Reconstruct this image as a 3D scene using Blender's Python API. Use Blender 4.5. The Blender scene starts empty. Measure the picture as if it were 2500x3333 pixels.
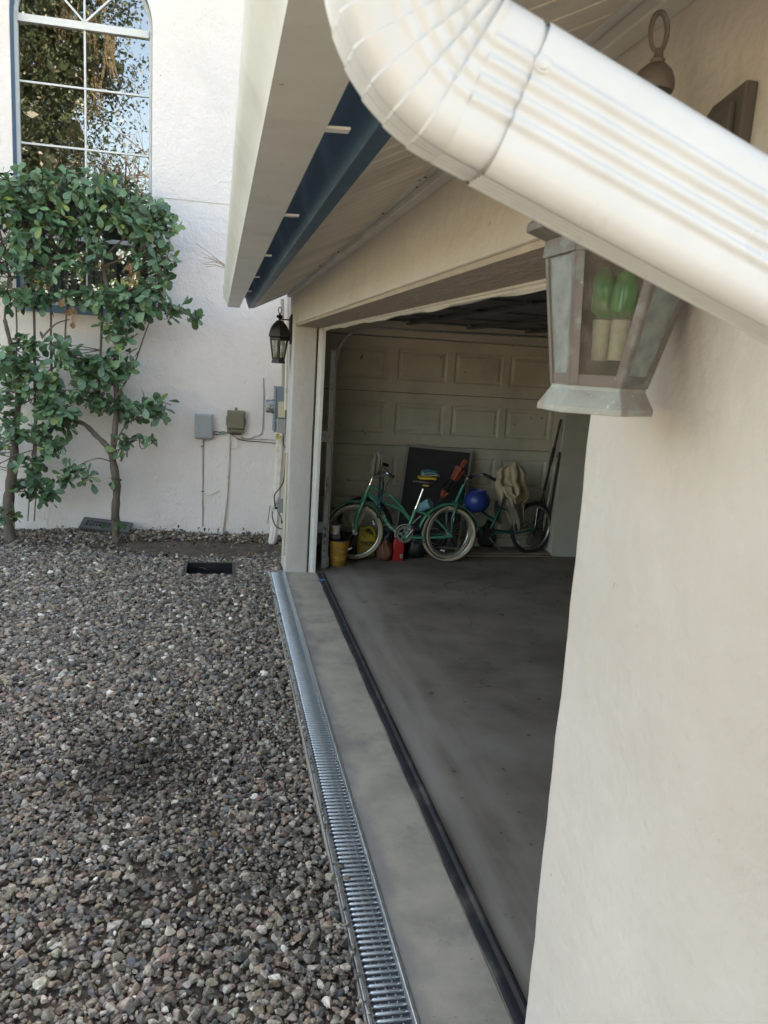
import bpy, math, random
import numpy as np
from mathutils import Vector, Matrix
R = math.radians
random.seed(7); rng = np.random.default_rng(7)
SC = bpy.context.scene
COL = SC.collection

# ------------------------------------------------------------------ camera
H = 1.88
YAW, PIT, ROL, FPX = R(12.2089), R(10.7475), R(-3.519), 2583.6   # FPX for a 2500 x 3333 frame
_f = np.array([math.sin(YAW)*math.cos(PIT), math.cos(YAW)*math.cos(PIT), -math.sin(PIT)])
_r = np.array([math.cos(YAW), -math.sin(YAW), 0.0]); _d = np.cross(_f, _r)
CR = math.cos(ROL)*_r + math.sin(ROL)*_d
CD = -math.sin(ROL)*_r + math.cos(ROL)*_d
cam_d = bpy.data.cameras.new('camera'); cam = bpy.data.objects.new('camera', cam_d); COL.objects.link(cam)
m = Matrix.Identity(4)
for i in range(3):
    m[i][0] = CR[i]; m[i][1] = -CD[i]; m[i][2] = -_f[i]
m[0][3], m[1][3], m[2][3] = 0, 0, H
cam.matrix_world = m
cam_d.sensor_fit = 'VERTICAL'; cam_d.sensor_height = 36; cam_d.lens = 36*FPX/3333
cam_d.clip_start = 0.02; cam_d.clip_end = 500
cam_d.dof.use_dof = True; cam_d.dof.focus_distance = 6.0; cam_d.dof.aperture_fstop = 14
SC.camera = cam

# ------------------------------------------------------------------ sky, sun, exposure
SUN_EL, SUN_AZ = R(33), R(14)          # azimuth clockwise from +Y: the sun stands behind the house
w = bpy.data.worlds.new('World'); SC.world = w; w.use_nodes = True
nt = w.node_tree
sky = nt.nodes.new('ShaderNodeTexSky'); sky.sky_type = 'NISHITA'; sky.sun_disc = False
sky.sun_elevation = SUN_EL; sky.sun_rotation = SUN_AZ; sky.air_density = 1.0; sky.dust_density = 3.0; sky.ozone_density = 1.0
bg = nt.nodes['Background']; bg.inputs['Strength'].default_value = 0.12
nt.links.new(sky.outputs[0], bg.inputs[0])
sd = bpy.data.lights.new('sun', 'SUN'); sd.energy = 3.5; sd.angle = R(0.5); sd.color = (1, .93, .82)
so = bpy.data.objects.new('sun', sd); COL.objects.link(so)
sv = Vector((math.sin(SUN_AZ)*math.cos(SUN_EL), math.cos(SUN_AZ)*math.cos(SUN_EL), math.sin(SUN_EL)))
so.rotation_euler = sv.to_track_quat('Z', 'Y').to_euler(); so.location = sv*60
SC.view_settings.view_transform = 'Standard'; SC.view_settings.look = 'None'
SC.view_settings.exposure = 3.04; SC.view_settings.gamma = 1
SC.view_settings.use_white_balance = True; SC.view_settings.white_balance_temperature = 8600; SC.view_settings.white_balance_tint = 10
SC.cycles.max_bounces = 8; SC.cycles.diffuse_bounces = 5; SC.cycles.glossy_bounces = 4
SC.cycles.transmission_bounces = 6; SC.cycles.transparent_max_bounces = 8
SC.cycles.caustics_reflective = False; SC.cycles.caustics_refractive = False
SC.cycles.use_denoising = True

# ------------------------------------------------------------------ measuring helpers (photo survey -> metres)
CAMP = np.array([0, 0, H])
def ray(px, py): return ((px-1250)/FPX)*CR + ((py-1666.5)/FPX)*CD + _f
def onx(p, X): d = ray(*p); return CAMP + d*(X/d[0])
def ony(p, Y): d = ray(*p); return CAMP + d*(Y/d[1])
def onz(p, Z): d = ray(*p); return CAMP + d*((Z-H)/d[2])
def crop(ox, oy, k): return lambda x, y: (ox+k*x, oy+k*y)
D = lambda x, y: (x*1.507, y*1.507)     # whole-photo view
c1 = crop(0, 0, 800/1609); c2 = crop(0, 1000, 900/1659); c3 = crop(950, 1000, 1000/1659)
c4 = crop(1000, 1400, 650/1659); c5 = crop(1500, 1380, 400/1659); c6 = crop(600, 950, 500/1301)
c7 = crop(700, 0, 1100/1659); c8 = crop(1600, 0, 900/1422); cw = crop(0, 500, 700/1659)
cg = crop(1020, 1650, 380/1659)

# ------------------------------------------------------------------ mesh helpers
def loc_of(o):
    v = Vector((0, 0, 0))
    while o is not None:
        v = v + o.location; o = o.parent
    return v
class MB:
    def __init__(s): s.v = []; s.f = []
    def add(s, vs, fs):
        b = len(s.v); s.v += [tuple(map(float, p)) for p in vs]; s.f += [tuple(b+i for i in f) for f in fs]; return s
    def box(s, x0, x1, y0, y1, z0, z1):
        return s.add([(x0,y0,z0),(x1,y0,z0),(x1,y1,z0),(x0,y1,z0),(x0,y0,z1),(x1,y0,z1),(x1,y1,z1),(x0,y1,z1)],
              [(0,3,2,1),(4,5,6,7),(0,1,5,4),(1,2,6,5),(2,3,7,6),(3,0,4,7)])
    def obox(s, c, a, b, d):
        c, a, b, d = [np.array(q, float) for q in (c, a, b, d)]
        vs = [c+i*a+j*b+k*d for k in (-1,1) for i, j in ((-1,-1),(1,-1),(1,1),(-1,1))]
        fs = [(0,3,2,1),(4,5,6,7),(0,1,5,4),(1,2,6,5),(2,3,7,6),(3,0,4,7)]
        if np.dot(np.cross(a, b), d) < 0: fs = [f[::-1] for f in fs]
        return s.add(vs, fs)
    def tube(s, pts, r, n=8, closed=False):
        P = [np.array(p, float) for p in pts]; k = len(P)
        rr = list(r) if hasattr(r, '__len__') else [r]*k
        T = []
        for i in range(k):
            a = P[(i-1) % k] if closed else P[max(i-1, 0)]; b = P[(i+1) % k] if closed else P[min(i+1, k-1)]
            t = b-a; T.append(t/(np.linalg.norm(t)+1e-12))
        u = np.cross(T[0], [0.1, .3, 1.0]); 
        if np.linalg.norm(u) < 1e-3: u = np.cross(T[0], [1., 0, 0])
        u /= np.linalg.norm(u); vs = []
        for i in range(k):
            u = u-T[i]*np.dot(u, T[i]); u /= np.linalg.norm(u)+1e-12; q = np.cross(T[i], u)
            for j in range(n):
                a = 2*math.pi*j/n; vs.append(P[i]+rr[i]*(math.cos(a)*u+math.sin(a)*q))
        fs = []
        for i in range(k if closed else k-1):
            for j in range(n):
                a, b = i*n+j, i*n+(j+1) % n; c, d = ((i+1) % k)*n+(j+1) % n, ((i+1) % k)*n+j
                fs.append((a, b, c, d))
        if not closed: fs += [tuple(range(n))[::-1], tuple((k-1)*n+j for j in range(n))]
        return s.add(vs, fs)
    def lathe(s, prof, c=(0,0,0), axis=(0,0,1), n=24, ph=0.0, caps=True):
        c = np.array(c, float); w_ = np.array(axis, float); w_ /= np.linalg.norm(w_)
        u = np.cross(w_, [0, 0, 1.0]) if abs(w_[2]) < .95 else np.array([1., 0, 0])
        u /= np.linalg.norm(u); q = np.cross(w_, u)
        vs = [c+h*w_+r*(math.cos(ph+2*math.pi*j/n)*u+math.sin(ph+2*math.pi*j/n)*q) for r, h in prof for j in range(n)]
        fs = []
        for i in range(len(prof)-1):
            for j in range(n):
                fs.append((i*n+j, i*n+(j+1) % n, (i+1)*n+(j+1) % n, (i+1)*n+j))
        if caps: fs += [tuple(range(n))[::-1], tuple((len(prof)-1)*n+j for j in range(n))]
        return s.add(vs, fs)
    def prism(s, poly, vec):
        P = [np.array(p, float) for p in poly]; v = np.array(vec, float); n = len(P)
        nn = sum((np.cross(P[i]-P[0], P[(i+1) % n]-P[0]) for i in range(1, n)), np.zeros(3))
        if np.dot(nn, v) > 0: P = P[::-1]
        fs = [tuple(range(n)), tuple(range(n, 2*n))[::-1]]+[(i, n+i, n+(i+1) % n, (i+1) % n)[::-1] for i in range(n)]
        return s.add(P+[p+v for p in P], [f[::-1] if False else f for f in fs])
    def grid(s, rows, closed=False):
        n = len(rows[0]); vs = [p for r_ in rows for p in r_]; fs = []
        for i in range(len(rows)-1):
            for j in range(n if closed else n-1):
                fs.append((i*n+j, i*n+(j+1) % n, (i+1)*n+(j+1) % n, (i+1)*n+j))
        return s.add(vs, fs)
    def ball(s, c, rx, ry=None, rz=None, n=16, k=10):
        ry = ry or rx; rz = rz or rx; c = np.array(c, float)
        rows = [[c+np.array([rx*math.sin(math.pi*i/k)*math.cos(2*math.pi*j/n), ry*math.sin(math.pi*i/k)*math.sin(2*math.pi*j/n), rz*-math.cos(math.pi*i/k)]) for j in range(n)] for i in range(k+1)]
        return s.grid(rows, True)
    def build(s, name, mt, parent=None, smooth=False, bevel=0, seg=2, recalc=True, weld=True):
        me = bpy.data.meshes.new(name)
        o0 = loc_of(parent)
        me.from_pydata([(a-o0.x, b-o0.y, c-o0.z) for a, b, c in s.v], [], s.f)
        if me.validate(): print('INVALID', name, len(s.v), flush=True)
        if recalc:
            import bmesh
            bm = bmesh.new(); bm.from_mesh(me)
            if weld: bmesh.ops.remove_doubles(bm, verts=bm.verts, dist=1e-6)
            bmesh.ops.recalc_face_normals(bm, faces=bm.faces); bm.to_mesh(me); bm.free()
        o = bpy.data.objects.new(name, me); COL.objects.link(o)
        if mt: me.materials.append(mt)
        if parent: o.parent = parent
        if smooth:
            me.polygons.foreach_set('use_smooth', [True]*len(me.polygons))
            if smooth != 'all':
                me.set_sharp_from_angle(angle=R(40))
        if bevel:
            b = o.modifiers.new('bevel', 'BEVEL'); b.width = bevel; b.segments = seg; b.limit_method = 'ANGLE'; b.angle_limit = R(35)
        return o
def fastmesh(name, V, F, mt, parent=None, colors=None, smooth=False):
    V = np.asarray(V, np.float32); F = np.asarray(F, np.int32)
    if parent is not None: V = V - np.array(loc_of(parent), np.float32)
    me = bpy.data.meshes.new(name); k = F.shape[1]
    me.vertices.add(len(V)); me.vertices.foreach_set('co', V.ravel())
    me.loops.add(F.size); me.loops.foreach_set('vertex_index', F.ravel())
    me.polygons.add(len(F)); me.polygons.foreach_set('loop_start', np.arange(0, F.size, k, dtype=np.int32))
    me.polygons.foreach_set('loop_total', np.full(len(F), k, np.int32))
    if colors is not None:
        a = me.color_attributes.new('Col', 'FLOAT_COLOR', 'POINT')
        a.data.foreach_set('color', np.concatenate([colors, np.ones((len(colors), 1))], 1).astype(np.float32).ravel())
    me.polygons.foreach_set('use_smooth', np.full(len(F), bool(smooth)))
    me.update(); me.validate()
    me.materials.append(mt)
    o = bpy.data.objects.new(name, me); COL.objects.link(o)
    if parent: o.parent = parent
    return o
def thing(name, label, cat, loc=(0,0,0), group=None):
    o = bpy.data.objects.new(name, None); COL.objects.link(o); o.location = tuple(map(float, loc)); o.empty_display_size = .1
    o['label'] = label; o['category'] = cat
    if group: o['group'] = group
    return o
def tag(o, label, cat, group=None):
    o['label'] = label; o['category'] = cat
    if group: o['group'] = group
    return o
def struct(o, kind='structure'): o['kind'] = kind; return o
def text_mesh(name, body, mt, parent, origin, xdir, updir, size, width=None, bold=0.):
    cu = bpy.data.curves.new(name, 'FONT'); cu.body = body; cu.size = 1; cu.extrude = 0; cu.offset = bold; cu.resolution_u = 3
    cu.align_x = 'CENTER'; cu.align_y = 'CENTER'
    ob = bpy.data.objects.new(name, cu); COL.objects.link(ob)
    dg = bpy.context.evaluated_depsgraph_get(); me = bpy.data.meshes.new_from_object(ob.evaluated_get(dg))
    bpy.data.objects.remove(ob); bpy.data.curves.remove(cu)
    n = len(me.vertices); co = np.empty(n*3, np.float32); me.vertices.foreach_get('co', co); co = co.reshape(-1, 3)
    wd = co[:, 0].max()-co[:, 0].min(); sx = (width/wd) if width else size
    x = np.array(xdir, float); x /= np.linalg.norm(x); u = np.array(updir, float); u -= x*np.dot(x, u); u /= np.linalg.norm(u)
    V = np.array(origin, float)+co[:, :1]*sx*x+co[:, 1:2]*size*u - np.array(loc_of(parent))
    me.vertices.foreach_set('co', V.astype(np.float32).ravel()); me.update()
    me.materials.clear(); me.materials.append(mt); me.name = name
    o = bpy.data.objects.new(name, me); COL.objects.link(o); o.parent = parent
    return o

# ------------------------------------------------------------------ materials
def mat(name, c1, c2=None, scale=6, rough=.6, metal=0., bump=0., bscale=60, bdist=.004, detail=6, spec=.5, c3=None, s3=1.3, lo=.35, hi=.65,
        stretch=None, coat=0., rvar=0., attr=False, bump2=0., bscale2=8, specks=None, cracks=None):
    m_ = bpy.data.materials.new(name); m_.use_nodes = True; n = m_.node_tree.nodes; l = m_.node_tree.links
    b = n['Principled BSDF']; b.inputs['Roughness'].default_value = rough; b.inputs['Metallic'].default_value = metal
    b.inputs['Specular IOR Level'].default_value = spec; b.inputs['Coat Weight'].default_value = coat
    tc = n.new('ShaderNodeTexCoord'); src = tc.outputs['Object']
    if stretch:
        mp = n.new('ShaderNodeMapping'); mp.inputs['Scale'].default_value = stretch; l.new(src, mp.inputs[0]); src = mp.outputs[0]
    def noise(sc, det=detail):
        q = n.new('ShaderNodeTexNoise'); q.inputs['Scale'].default_value = sc; q.inputs['Detail'].default_value = det; q.inputs['Roughness'].default_value = .6
        l.new(src, q.inputs['Vector']); return q.outputs['Fac']
    def ramp(fac, a, z):
        q = n.new('ShaderNodeMapRange'); q.inputs['From Min'].default_value = a; q.inputs['From Max'].default_value = z; l.new(fac, q.inputs['Value']); return q.outputs[0]
    def mix(fac, A, B):
        q = n.new('ShaderNodeMix'); q.data_type = 'RGBA'; l.new(fac, q.inputs[0])
        for s_, val in ((6, A), (7, B)):
            if isinstance(val, tuple): q.inputs[s_].default_value = (*val, 1)
            else: l.new(val, q.inputs[s_])
        return q.outputs[2]
    out = None
    if attr:
        at = n.new('ShaderNodeAttribute'); at.attribute_name = 'Col'; out = at.outputs['Color']
        if c2: # gentle mottling on top of the per-piece colour
            q = n.new('ShaderNodeMix'); q.data_type = 'RGBA'; q.blend_type = 'MULTIPLY'; q.inputs[0].default_value = 1
            l.new(out, q.inputs[6]); l.new(mix(ramp(noise(scale), lo, hi), c1, c2), q.inputs[7]); out = q.outputs[2]
    elif c2: out = mix(ramp(noise(scale), lo, hi), c1, c2)
    if c3: out = mix(ramp(noise(s3), .52, .72), out if out else c1, c3)
    if specks:      # (colour, scale, threshold, width)
        out = mix(ramp(noise(specks[1], 4), specks[2], specks[2]+specks[3]), out, specks[0])
    if cracks:      # (colour, scale, width)
        nz = n.new('ShaderNodeTexNoise'); nz.inputs['Scale'].default_value = 5; nz.inputs['Detail'].default_value = 6; l.new(src, nz.inputs['Vector'])
        va = n.new('ShaderNodeVectorMath'); va.operation = 'MULTIPLY_ADD'; va.inputs[1].default_value = (.35,.35,.35); l.new(nz.outputs['Color'], va.inputs[0]); l.new(src, va.inputs[2])
        vo = n.new('ShaderNodeTexVoronoi'); vo.feature = 'DISTANCE_TO_EDGE'; vo.inputs['Scale'].default_value = cracks[1]; l.new(va.outputs[0], vo.inputs['Vector'])
        gt = ramp(noise(1.7, 2), .45, .6)
        mr_ = n.new('ShaderNodeMapRange'); mr_.inputs['From Min'].default_value = cracks[2]; mr_.inputs['From Max'].default_value = 0; l.new(vo.outputs[0], mr_.inputs['Value'])
        mm = n.new('ShaderNodeMath'); mm.operation = 'MULTIPLY'; l.new(mr_.outputs[0], mm.inputs[0]); l.new(gt, mm.inputs[1]); out = mix(mm.outputs[0], out, cracks[0])
    if out: l.new(out, b.inputs['Base Color'])
    else: b.inputs['Base Color'].default_value = (*c1, 1)
    if rvar: 
        q = n.new('ShaderNodeMapRange'); q.inputs['To Min'].default_value = max(0, rough-rvar); q.inputs['To Max'].default_value = min(1, rough+rvar)
        q.inputs['From Min'].default_value = .3; q.inputs['From Max'].default_value = .7
        l.new(noise(scale*.7), q.inputs['Value']); l.new(q.outputs[0], b.inputs['Roughness'])
    if bump:
        bp = n.new('ShaderNodeBump'); bp.inputs['Strength'].default_value = bump; bp.inputs['Distance'].default_value = bdist
        l.new(noise(bscale), bp.inputs['Height']); last = bp
        if bump2:
            b2 = n.new('ShaderNodeBump'); b2.inputs['Strength'].default_value = bump2; b2.inputs['Distance'].default_value = bdist*3
            l.new(noise(bscale2, 3), b2.inputs['Height']); l.new(bp.outputs[0], b2.inputs['Normal']); last = b2
        l.new(last.outputs[0], b.inputs['Normal'])
    return m_
M = {}
M['stucco'] = mat('stucco', (.58,.54,.50), (.535,.495,.455), 3, .85, bump=.6, bscale=34, bdist=.006, bump2=.55, bscale2=6, detail=12, c3=(.50,.45,.40), s3=1.1, specks=((.28,.23,.19), 22, .71, .05))
M['stucco_pink'] = mat('stucco_pink', (.90,.815,.77), (.86,.775,.725), 2.2, .85, bump=.9, bscale=42, bdist=.009, bump2=.5, bscale2=12, c3=(.77,.71,.67), s3=.8, specks=((.45,.40,.36), 16, .70, .05))
M['rough_stucco'] = mat('rough_stucco', (.42,.36,.31), (.55,.47,.39), 26, .9, bump=.8, bscale=50, bdist=.01, stretch=(1,.25,1), lo=.5, hi=.72)
M['white'] = mat('white_paint', (.78,.77,.74), (.70,.69,.66), 9, .45, bump=.1, bscale=30)
M['trim'] = mat('trim_paint', (.60,.60,.58), (.50,.50,.48), 5, .5, bump=.1, bscale=40)
M['pipe'] = mat('pipe_paint', (.59,.605,.615), (.555,.568,.577), 14, .32, spec=.5, bump=.05, bscale=25, rvar=.06)
M['gutter'] = mat('gutter_paint', (.72,.72,.67), (.64,.64,.59), 4, .35, specks=((.2,.19,.16), 26, .70, .03), c3=(.52,.52,.46), s3=3, bump=.08, bscale=18)
M['gutter_bottom'] = M['gutter']
M['soffit'] = mat('soffit_paint', (.70,.66,.60), (.62,.58,.52), 4, .6, specks=((.25,.2,.15), 30, .70, .04), bump=.25, bscale=60, c3=(.5,.46,.4), s3=2)
M['blue'] = mat('blue_paint', (.045,.115,.19), (.035,.092,.155), 8, .45, bump=.15, bscale=70, c3=(.10,.20,.28), s3=4)
M['winblue'] = mat('window_blue_paint', (.10,.20,.30), (.08,.17,.26), 8, .5, bump=.15, bscale=70)
M['concrete'] = mat('concrete', (.48,.42,.33), (.35,.31,.25), 4, .75, lo=.38, hi=.66, detail=10, bump=.3, bscale=90, bdist=.002, specks=((.16,.145,.12), 60, .66, .06), cracks=((.22,.205,.18), .6, .003), c3=(.21,.195,.18), s3=2.4, rvar=.1)
M['soil'] = mat('soil', (.075,.055,.040), (.15,.112,.080), 14, .95, bump=1, bscale=40, bdist=.02)
M['gravel'] = mat('gravel_stone', (.7,.7,.7), (1.3,1.27,1.22), 90, .75, attr=True, bump=.4, bscale=160, bdist=.002, spec=.35)
M['galv'] = mat('galvanised_steel', (.78,.82,.84), (.64,.69,.71), 40, .36, metal=.9, rvar=.08)
M['galv_dull'] = mat('weathered_galvanised_steel', (.42,.43,.43), (.30,.31,.31), 12, .5, metal=.15, bump=.1, rvar=.1)
M['dark'] = mat('slot_shade_black', (.012,.012,.012), rough=.9)
M['rubber'] = mat('black_rubber', (.016,.017,.02), (.024,.025,.028), 12, .72, c3=(.075,.07,.06), s3=6, spec=.3, bump=.3, bscale=60)
M['blackplastic'] = mat('black_plastic', (.018,.018,.02), (.03,.03,.032), 9, .42, bump=.1)
M['greyblack'] = mat('sky_sheen_black_plastic', (.085,.087,.092), (.11,.112,.118), 9, .42, bump=.1)  # black plastic with the sky's grey sheen put into its colour
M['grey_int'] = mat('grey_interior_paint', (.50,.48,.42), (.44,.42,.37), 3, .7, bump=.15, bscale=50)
M['door'] = mat('side_door_paint', (.56,.53,.455), (.50,.47,.40), 3, .55, specks=((.2,.18,.15), 14, .68, .04), c3=(.42,.395,.34), s3=2.4, bump=.12, bscale=90)
M['bark'] = mat('bark', (.15,.115,.085), (.09,.07,.055), 18, .9, bump=.8, bscale=45, bdist=.006, stretch=(1,1,.35), c3=(.22,.20,.17), s3=9)
M['leaf'] = mat('leaf_green', (.8,.8,.8), (1.15,1.15,1.15), 30, .38, attr=True, spec=.55)
M['dryleaf'] = mat('dry_leaf', (.22,.12,.05), (.32,.20,.09), 20, .8)
M['chrome'] = mat('chrome', (.75,.75,.76), rough=.14, metal=1.)
M['alu'] = mat('aluminium', (.55,.56,.57), (.42,.43,.44), 20, .38, metal=.9)
M['greenbike'] = mat('green_bicycle_paint', (.06,.30,.19), (.05,.26,.165), 12, .3, metal=.1, coat=.6)
M['greenbike2'] = mat('dark_green_bicycle_paint', (.025,.17,.13), (.02,.13,.10), 12, .35, metal=.2, coat=.4)
M['creamtyre'] = mat('cream_tyre', (.50,.42,.30), (.42,.34,.24), 14, .7)
M['tyre'] = mat('black_tyre', (.02,.02,.022), (.035,.033,.033), 30, .75)
M['spoke'] = mat('spoke_steel', (.42,.42,.42), rough=.3, metal=1.)
M['reflector'] = mat('white_reflector', (.85,.87,.9), rough=.3)
M['letter'] = mat('pale_lettering', (.55,.62,.56), rough=.5)
M['ink'] = mat('black_ink', (.015,.015,.018), rough=.6)
M['yellow'] = mat('yellow_plastic', (.60,.44,.05), (.52,.37,.04), 8, .4)
M['ochre'] = mat('ochre_plastic', (.46,.235,.035), (.37,.18,.03), 7, .55, c3=(.30,.16,.03), s3=6)
M['red'] = mat('red_plastic', (.50,.03,.025), (.42,.02,.02), 8, .4)
M['labelwhite'] = mat('white_label', (.62,.60,.56), (.5,.48,.45), 30, .6)
M['labelgreen'] = mat('green_blue_label', (.10,.25,.22), (.55,.48,.12), 22, .5)
M['orange'] = mat('orange_fabric', (.33,.075,.04), (.24,.05,.03), 12, .7)
M['ballblue'] = mat('blue_plastic', (.014,.045,.23), (.012,.036,.18), 8, .4)
M['towelblue'] = mat('blue_paper', (.16,.36,.42), (.12,.30,.36), 20, .9, bump=.3, bscale=90)
M['canvas'] = mat('beige_canvas', (.50,.42,.29), (.42,.35,.24), 9, .9, bump=.4, bscale=140, bdist=.002)
M['greycloth'] = mat('grey_cloth', (.26,.23,.20), (.20,.18,.16), 9, .95, bump=.3, bscale=120, bdist=.002)
M['glove'] = mat('grey_leather', (.33,.29,.24), (.24,.21,.18), 14, .85, bump=.4, bscale=60)
M['screen'] = mat('dark_mesh', (.032,.032,.034), (.042,.042,.044), 8, .8)
M['greyframe'] = mat('grey_frame', (.34,.34,.33), rough=.5, metal=.3)
M['wood'] = mat('wood_sill', (.30,.24,.18), (.20,.15,.11), 9, .8, stretch=(.2,1,1), bump=.3)
M['greybox'] = mat('grey_plastic', (.40,.41,.42), (.36,.37,.38), 7, .55)
M['olive'] = mat('olive_plastic', (.20,.175,.12), (.17,.15,.10), 7, .5)
M['metergrey'] = mat('meter_grey_paint', (.20,.25,.29), (.17,.215,.25), 9, .45, metal=.2)
M['boxgrey'] = mat('box_grey_paint', (.33,.345,.33), (.29,.30,.29), 9, .5, metal=.2)
M['beigebox'] = mat('beige_plastic', (.56,.51,.36), (.50,.45,.31), 9, .5)
M['cord'] = mat('black_cord', (.03,.028,.026), rough=.5)
M['greycord'] = mat('grey_cord', (.30,.28,.25), rough=.6)
M['cream_paint'] = mat('cream_paint', (.74,.67,.60), (.68,.61,.54), 6, .6, c3=(.5,.43,.35), s3=9, bump=.1)
M['yellowpipe'] = mat('yellowed_conduit', (.62,.54,.33), (.55,.47,.29), 9, .5)
M['bronze'] = mat('dark_bronze', (.045,.04,.034), (.03,.027,.024), 16, .5, metal=.6)
M['patina'] = mat('weathered_copper', (.165,.135,.12), (.13,.115,.105), 22, .65, metal=.2, specks=((.5,.52,.48), 130, .68, .04), c3=(.25,.29,.265), s3=16, bump=.25, bscale=120, rvar=.1)
M['patina_light'] = mat('green_copper_patina', (.34,.36,.325), (.26,.27,.245), 26, .65, metal=.15, specks=((.55,.58,.54), 130, .66, .04), c3=(.29,.205,.175), s3=13, bump=.25, bscale=120)
M['candle'] = mat('candle_sleeve', (.78,.74,.64), (.68,.63,.52), 30, .6)
M['brown'] = mat('brown_wood_plate', (.10,.085,.075), (.07,.06,.055), 20, .7, bump=.3, stretch=(1,1,.3))
M['bluetape'] = mat('blue_tape', (.05,.22,.42), rough=.6)
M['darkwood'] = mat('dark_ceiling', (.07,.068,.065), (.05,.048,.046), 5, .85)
M['shingle'] = mat('shingle', (.16,.14,.13), (.10,.09,.085), 22, .95, bump=.6, bscale=30)
M['driveway'] = mat('driveway_concrete', (.44,.40,.34), (.36,.33,.28), 3, .85, bump=.2)
M['moss'] = mat('hanging_moss', (.13,.105,.07), (.09,.075,.05), 6, .95)
M['bagplastic'] = mat('black_bag', (.018,.018,.02), rough=.3, bump=.6, bscale=25, bdist=.02)
M['bagred'] = mat('reddish_bag', (.22,.09,.05), (.15,.07,.045), 14, .5, bump=.5, bscale=40, bdist=.01)
M['clearbag'] = mat('clouded_bag', (.34,.34,.33), (.26,.26,.25), 20, .35, bump=.6, bscale=50, bdist=.01)
M['beads'] = mat('bead_black', (.02,.025,.035), rough=.25)
M['beadsblue'] = mat('bead_blue', (.03,.20,.38), rough=.2, metal=.3)
M['blind'] = mat('vertical_blind', (.62,.62,.60), rough=.7)
M['roomwall'] = mat('room_wall', (.20,.18,.155), rough=.9)

def glassmat(name, refl, tint=(.9,.93,.92), rough=.01, dirt=None):
    m_ = bpy.data.materials.new(name); m_.use_nodes = True; n = m_.node_tree.nodes; l = m_.node_tree.links
    n.remove(n['Principled BSDF']); out = n['Material Output']
    tr = n.new('ShaderNodeBsdfTransparent'); tr.inputs[0].default_value = (*tint, 1)
    gl = n.new('ShaderNodeBsdfGlossy'); gl.inputs['Roughness'].default_value = rough; gl.inputs[0].default_value = (.95,.97,1,1)
    mx = n.new('ShaderNodeMixShader'); fr = n.new('ShaderNodeFresnel'); fr.inputs[0].default_value = 1.5
    ad = n.new('ShaderNodeMath'); ad.operation = 'ADD'; ad.inputs[1].default_value = refl; ad.use_clamp = True
    l.new(fr.outputs[0], ad.inputs[0]); l.new(ad.outputs[0], mx.inputs[0]); l.new(tr.outputs[0], mx.inputs[1]); l.new(gl.outputs[0], mx.inputs[2])
    last = mx.outputs[0]
    if dirt:
        df = n.new('ShaderNodeBsdfDiffuse'); df.inputs[0].default_value = (*dirt[0], 1)
        tc = n.new('ShaderNodeTexCoord'); ns = n.new('ShaderNodeTexNoise'); ns.inputs['Scale'].default_value = 38; ns.inputs['Detail'].default_value = 8
        mr = n.new('ShaderNodeMapRange'); mr.inputs['From Min'].default_value = .35; mr.inputs['From Max'].default_value = .75
        mr.inputs['To Min'].default_value = dirt[1]; mr.inputs['To Max'].default_value = dirt[2]
        l.new(tc.outputs['Object'], ns.inputs['Vector']); l.new(ns.outputs['Fac'], mr.inputs['Value'])
        m2 = n.new('ShaderNodeMixShader'); l.new(mr.outputs[0], m2.inputs[0]); l.new(last, m2.inputs[1]); l.new(df.outputs[0], m2.inputs[2]); last = m2.outputs[0]
    l.new(last, out.inputs['Surface']); return m_
M['glass'] = glassmat('window_glass', .20, (.75,.78,.78))
M['lampglass'] = glassmat('dirty_lamp_glass', -.030, (.80,.84,.78), .05, ((.21,.18,.14), .06, .50))
M['backglass'] = glassmat('grimy_shaded_lamp_glass', .02, (.6,.58,.5), .2, ((.13,.115,.092), .8, 1.0))  # grime, darkened further to paint the shaded inside of the lantern
M['frostglass'] = glassmat('greenish_lamp_glass', .05, (.6,.66,.6), .12, ((.34,.37,.335), .40, .72))
M['meterglass'] = glassmat('meter_glass', .12, (.8,.83,.85), .03, ((.5,.53,.55), .15, .35))
def bulbmat():
    m_ = mat('green_bulb_glass', (.012,.38,.08), (.008,.24,.055), 60, .15, coat=.5)
    m_.node_tree.nodes['Principled BSDF'].inputs['Transmission Weight'].default_value = .15
    return m_
M['bulb'] = bulbmat()
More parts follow.
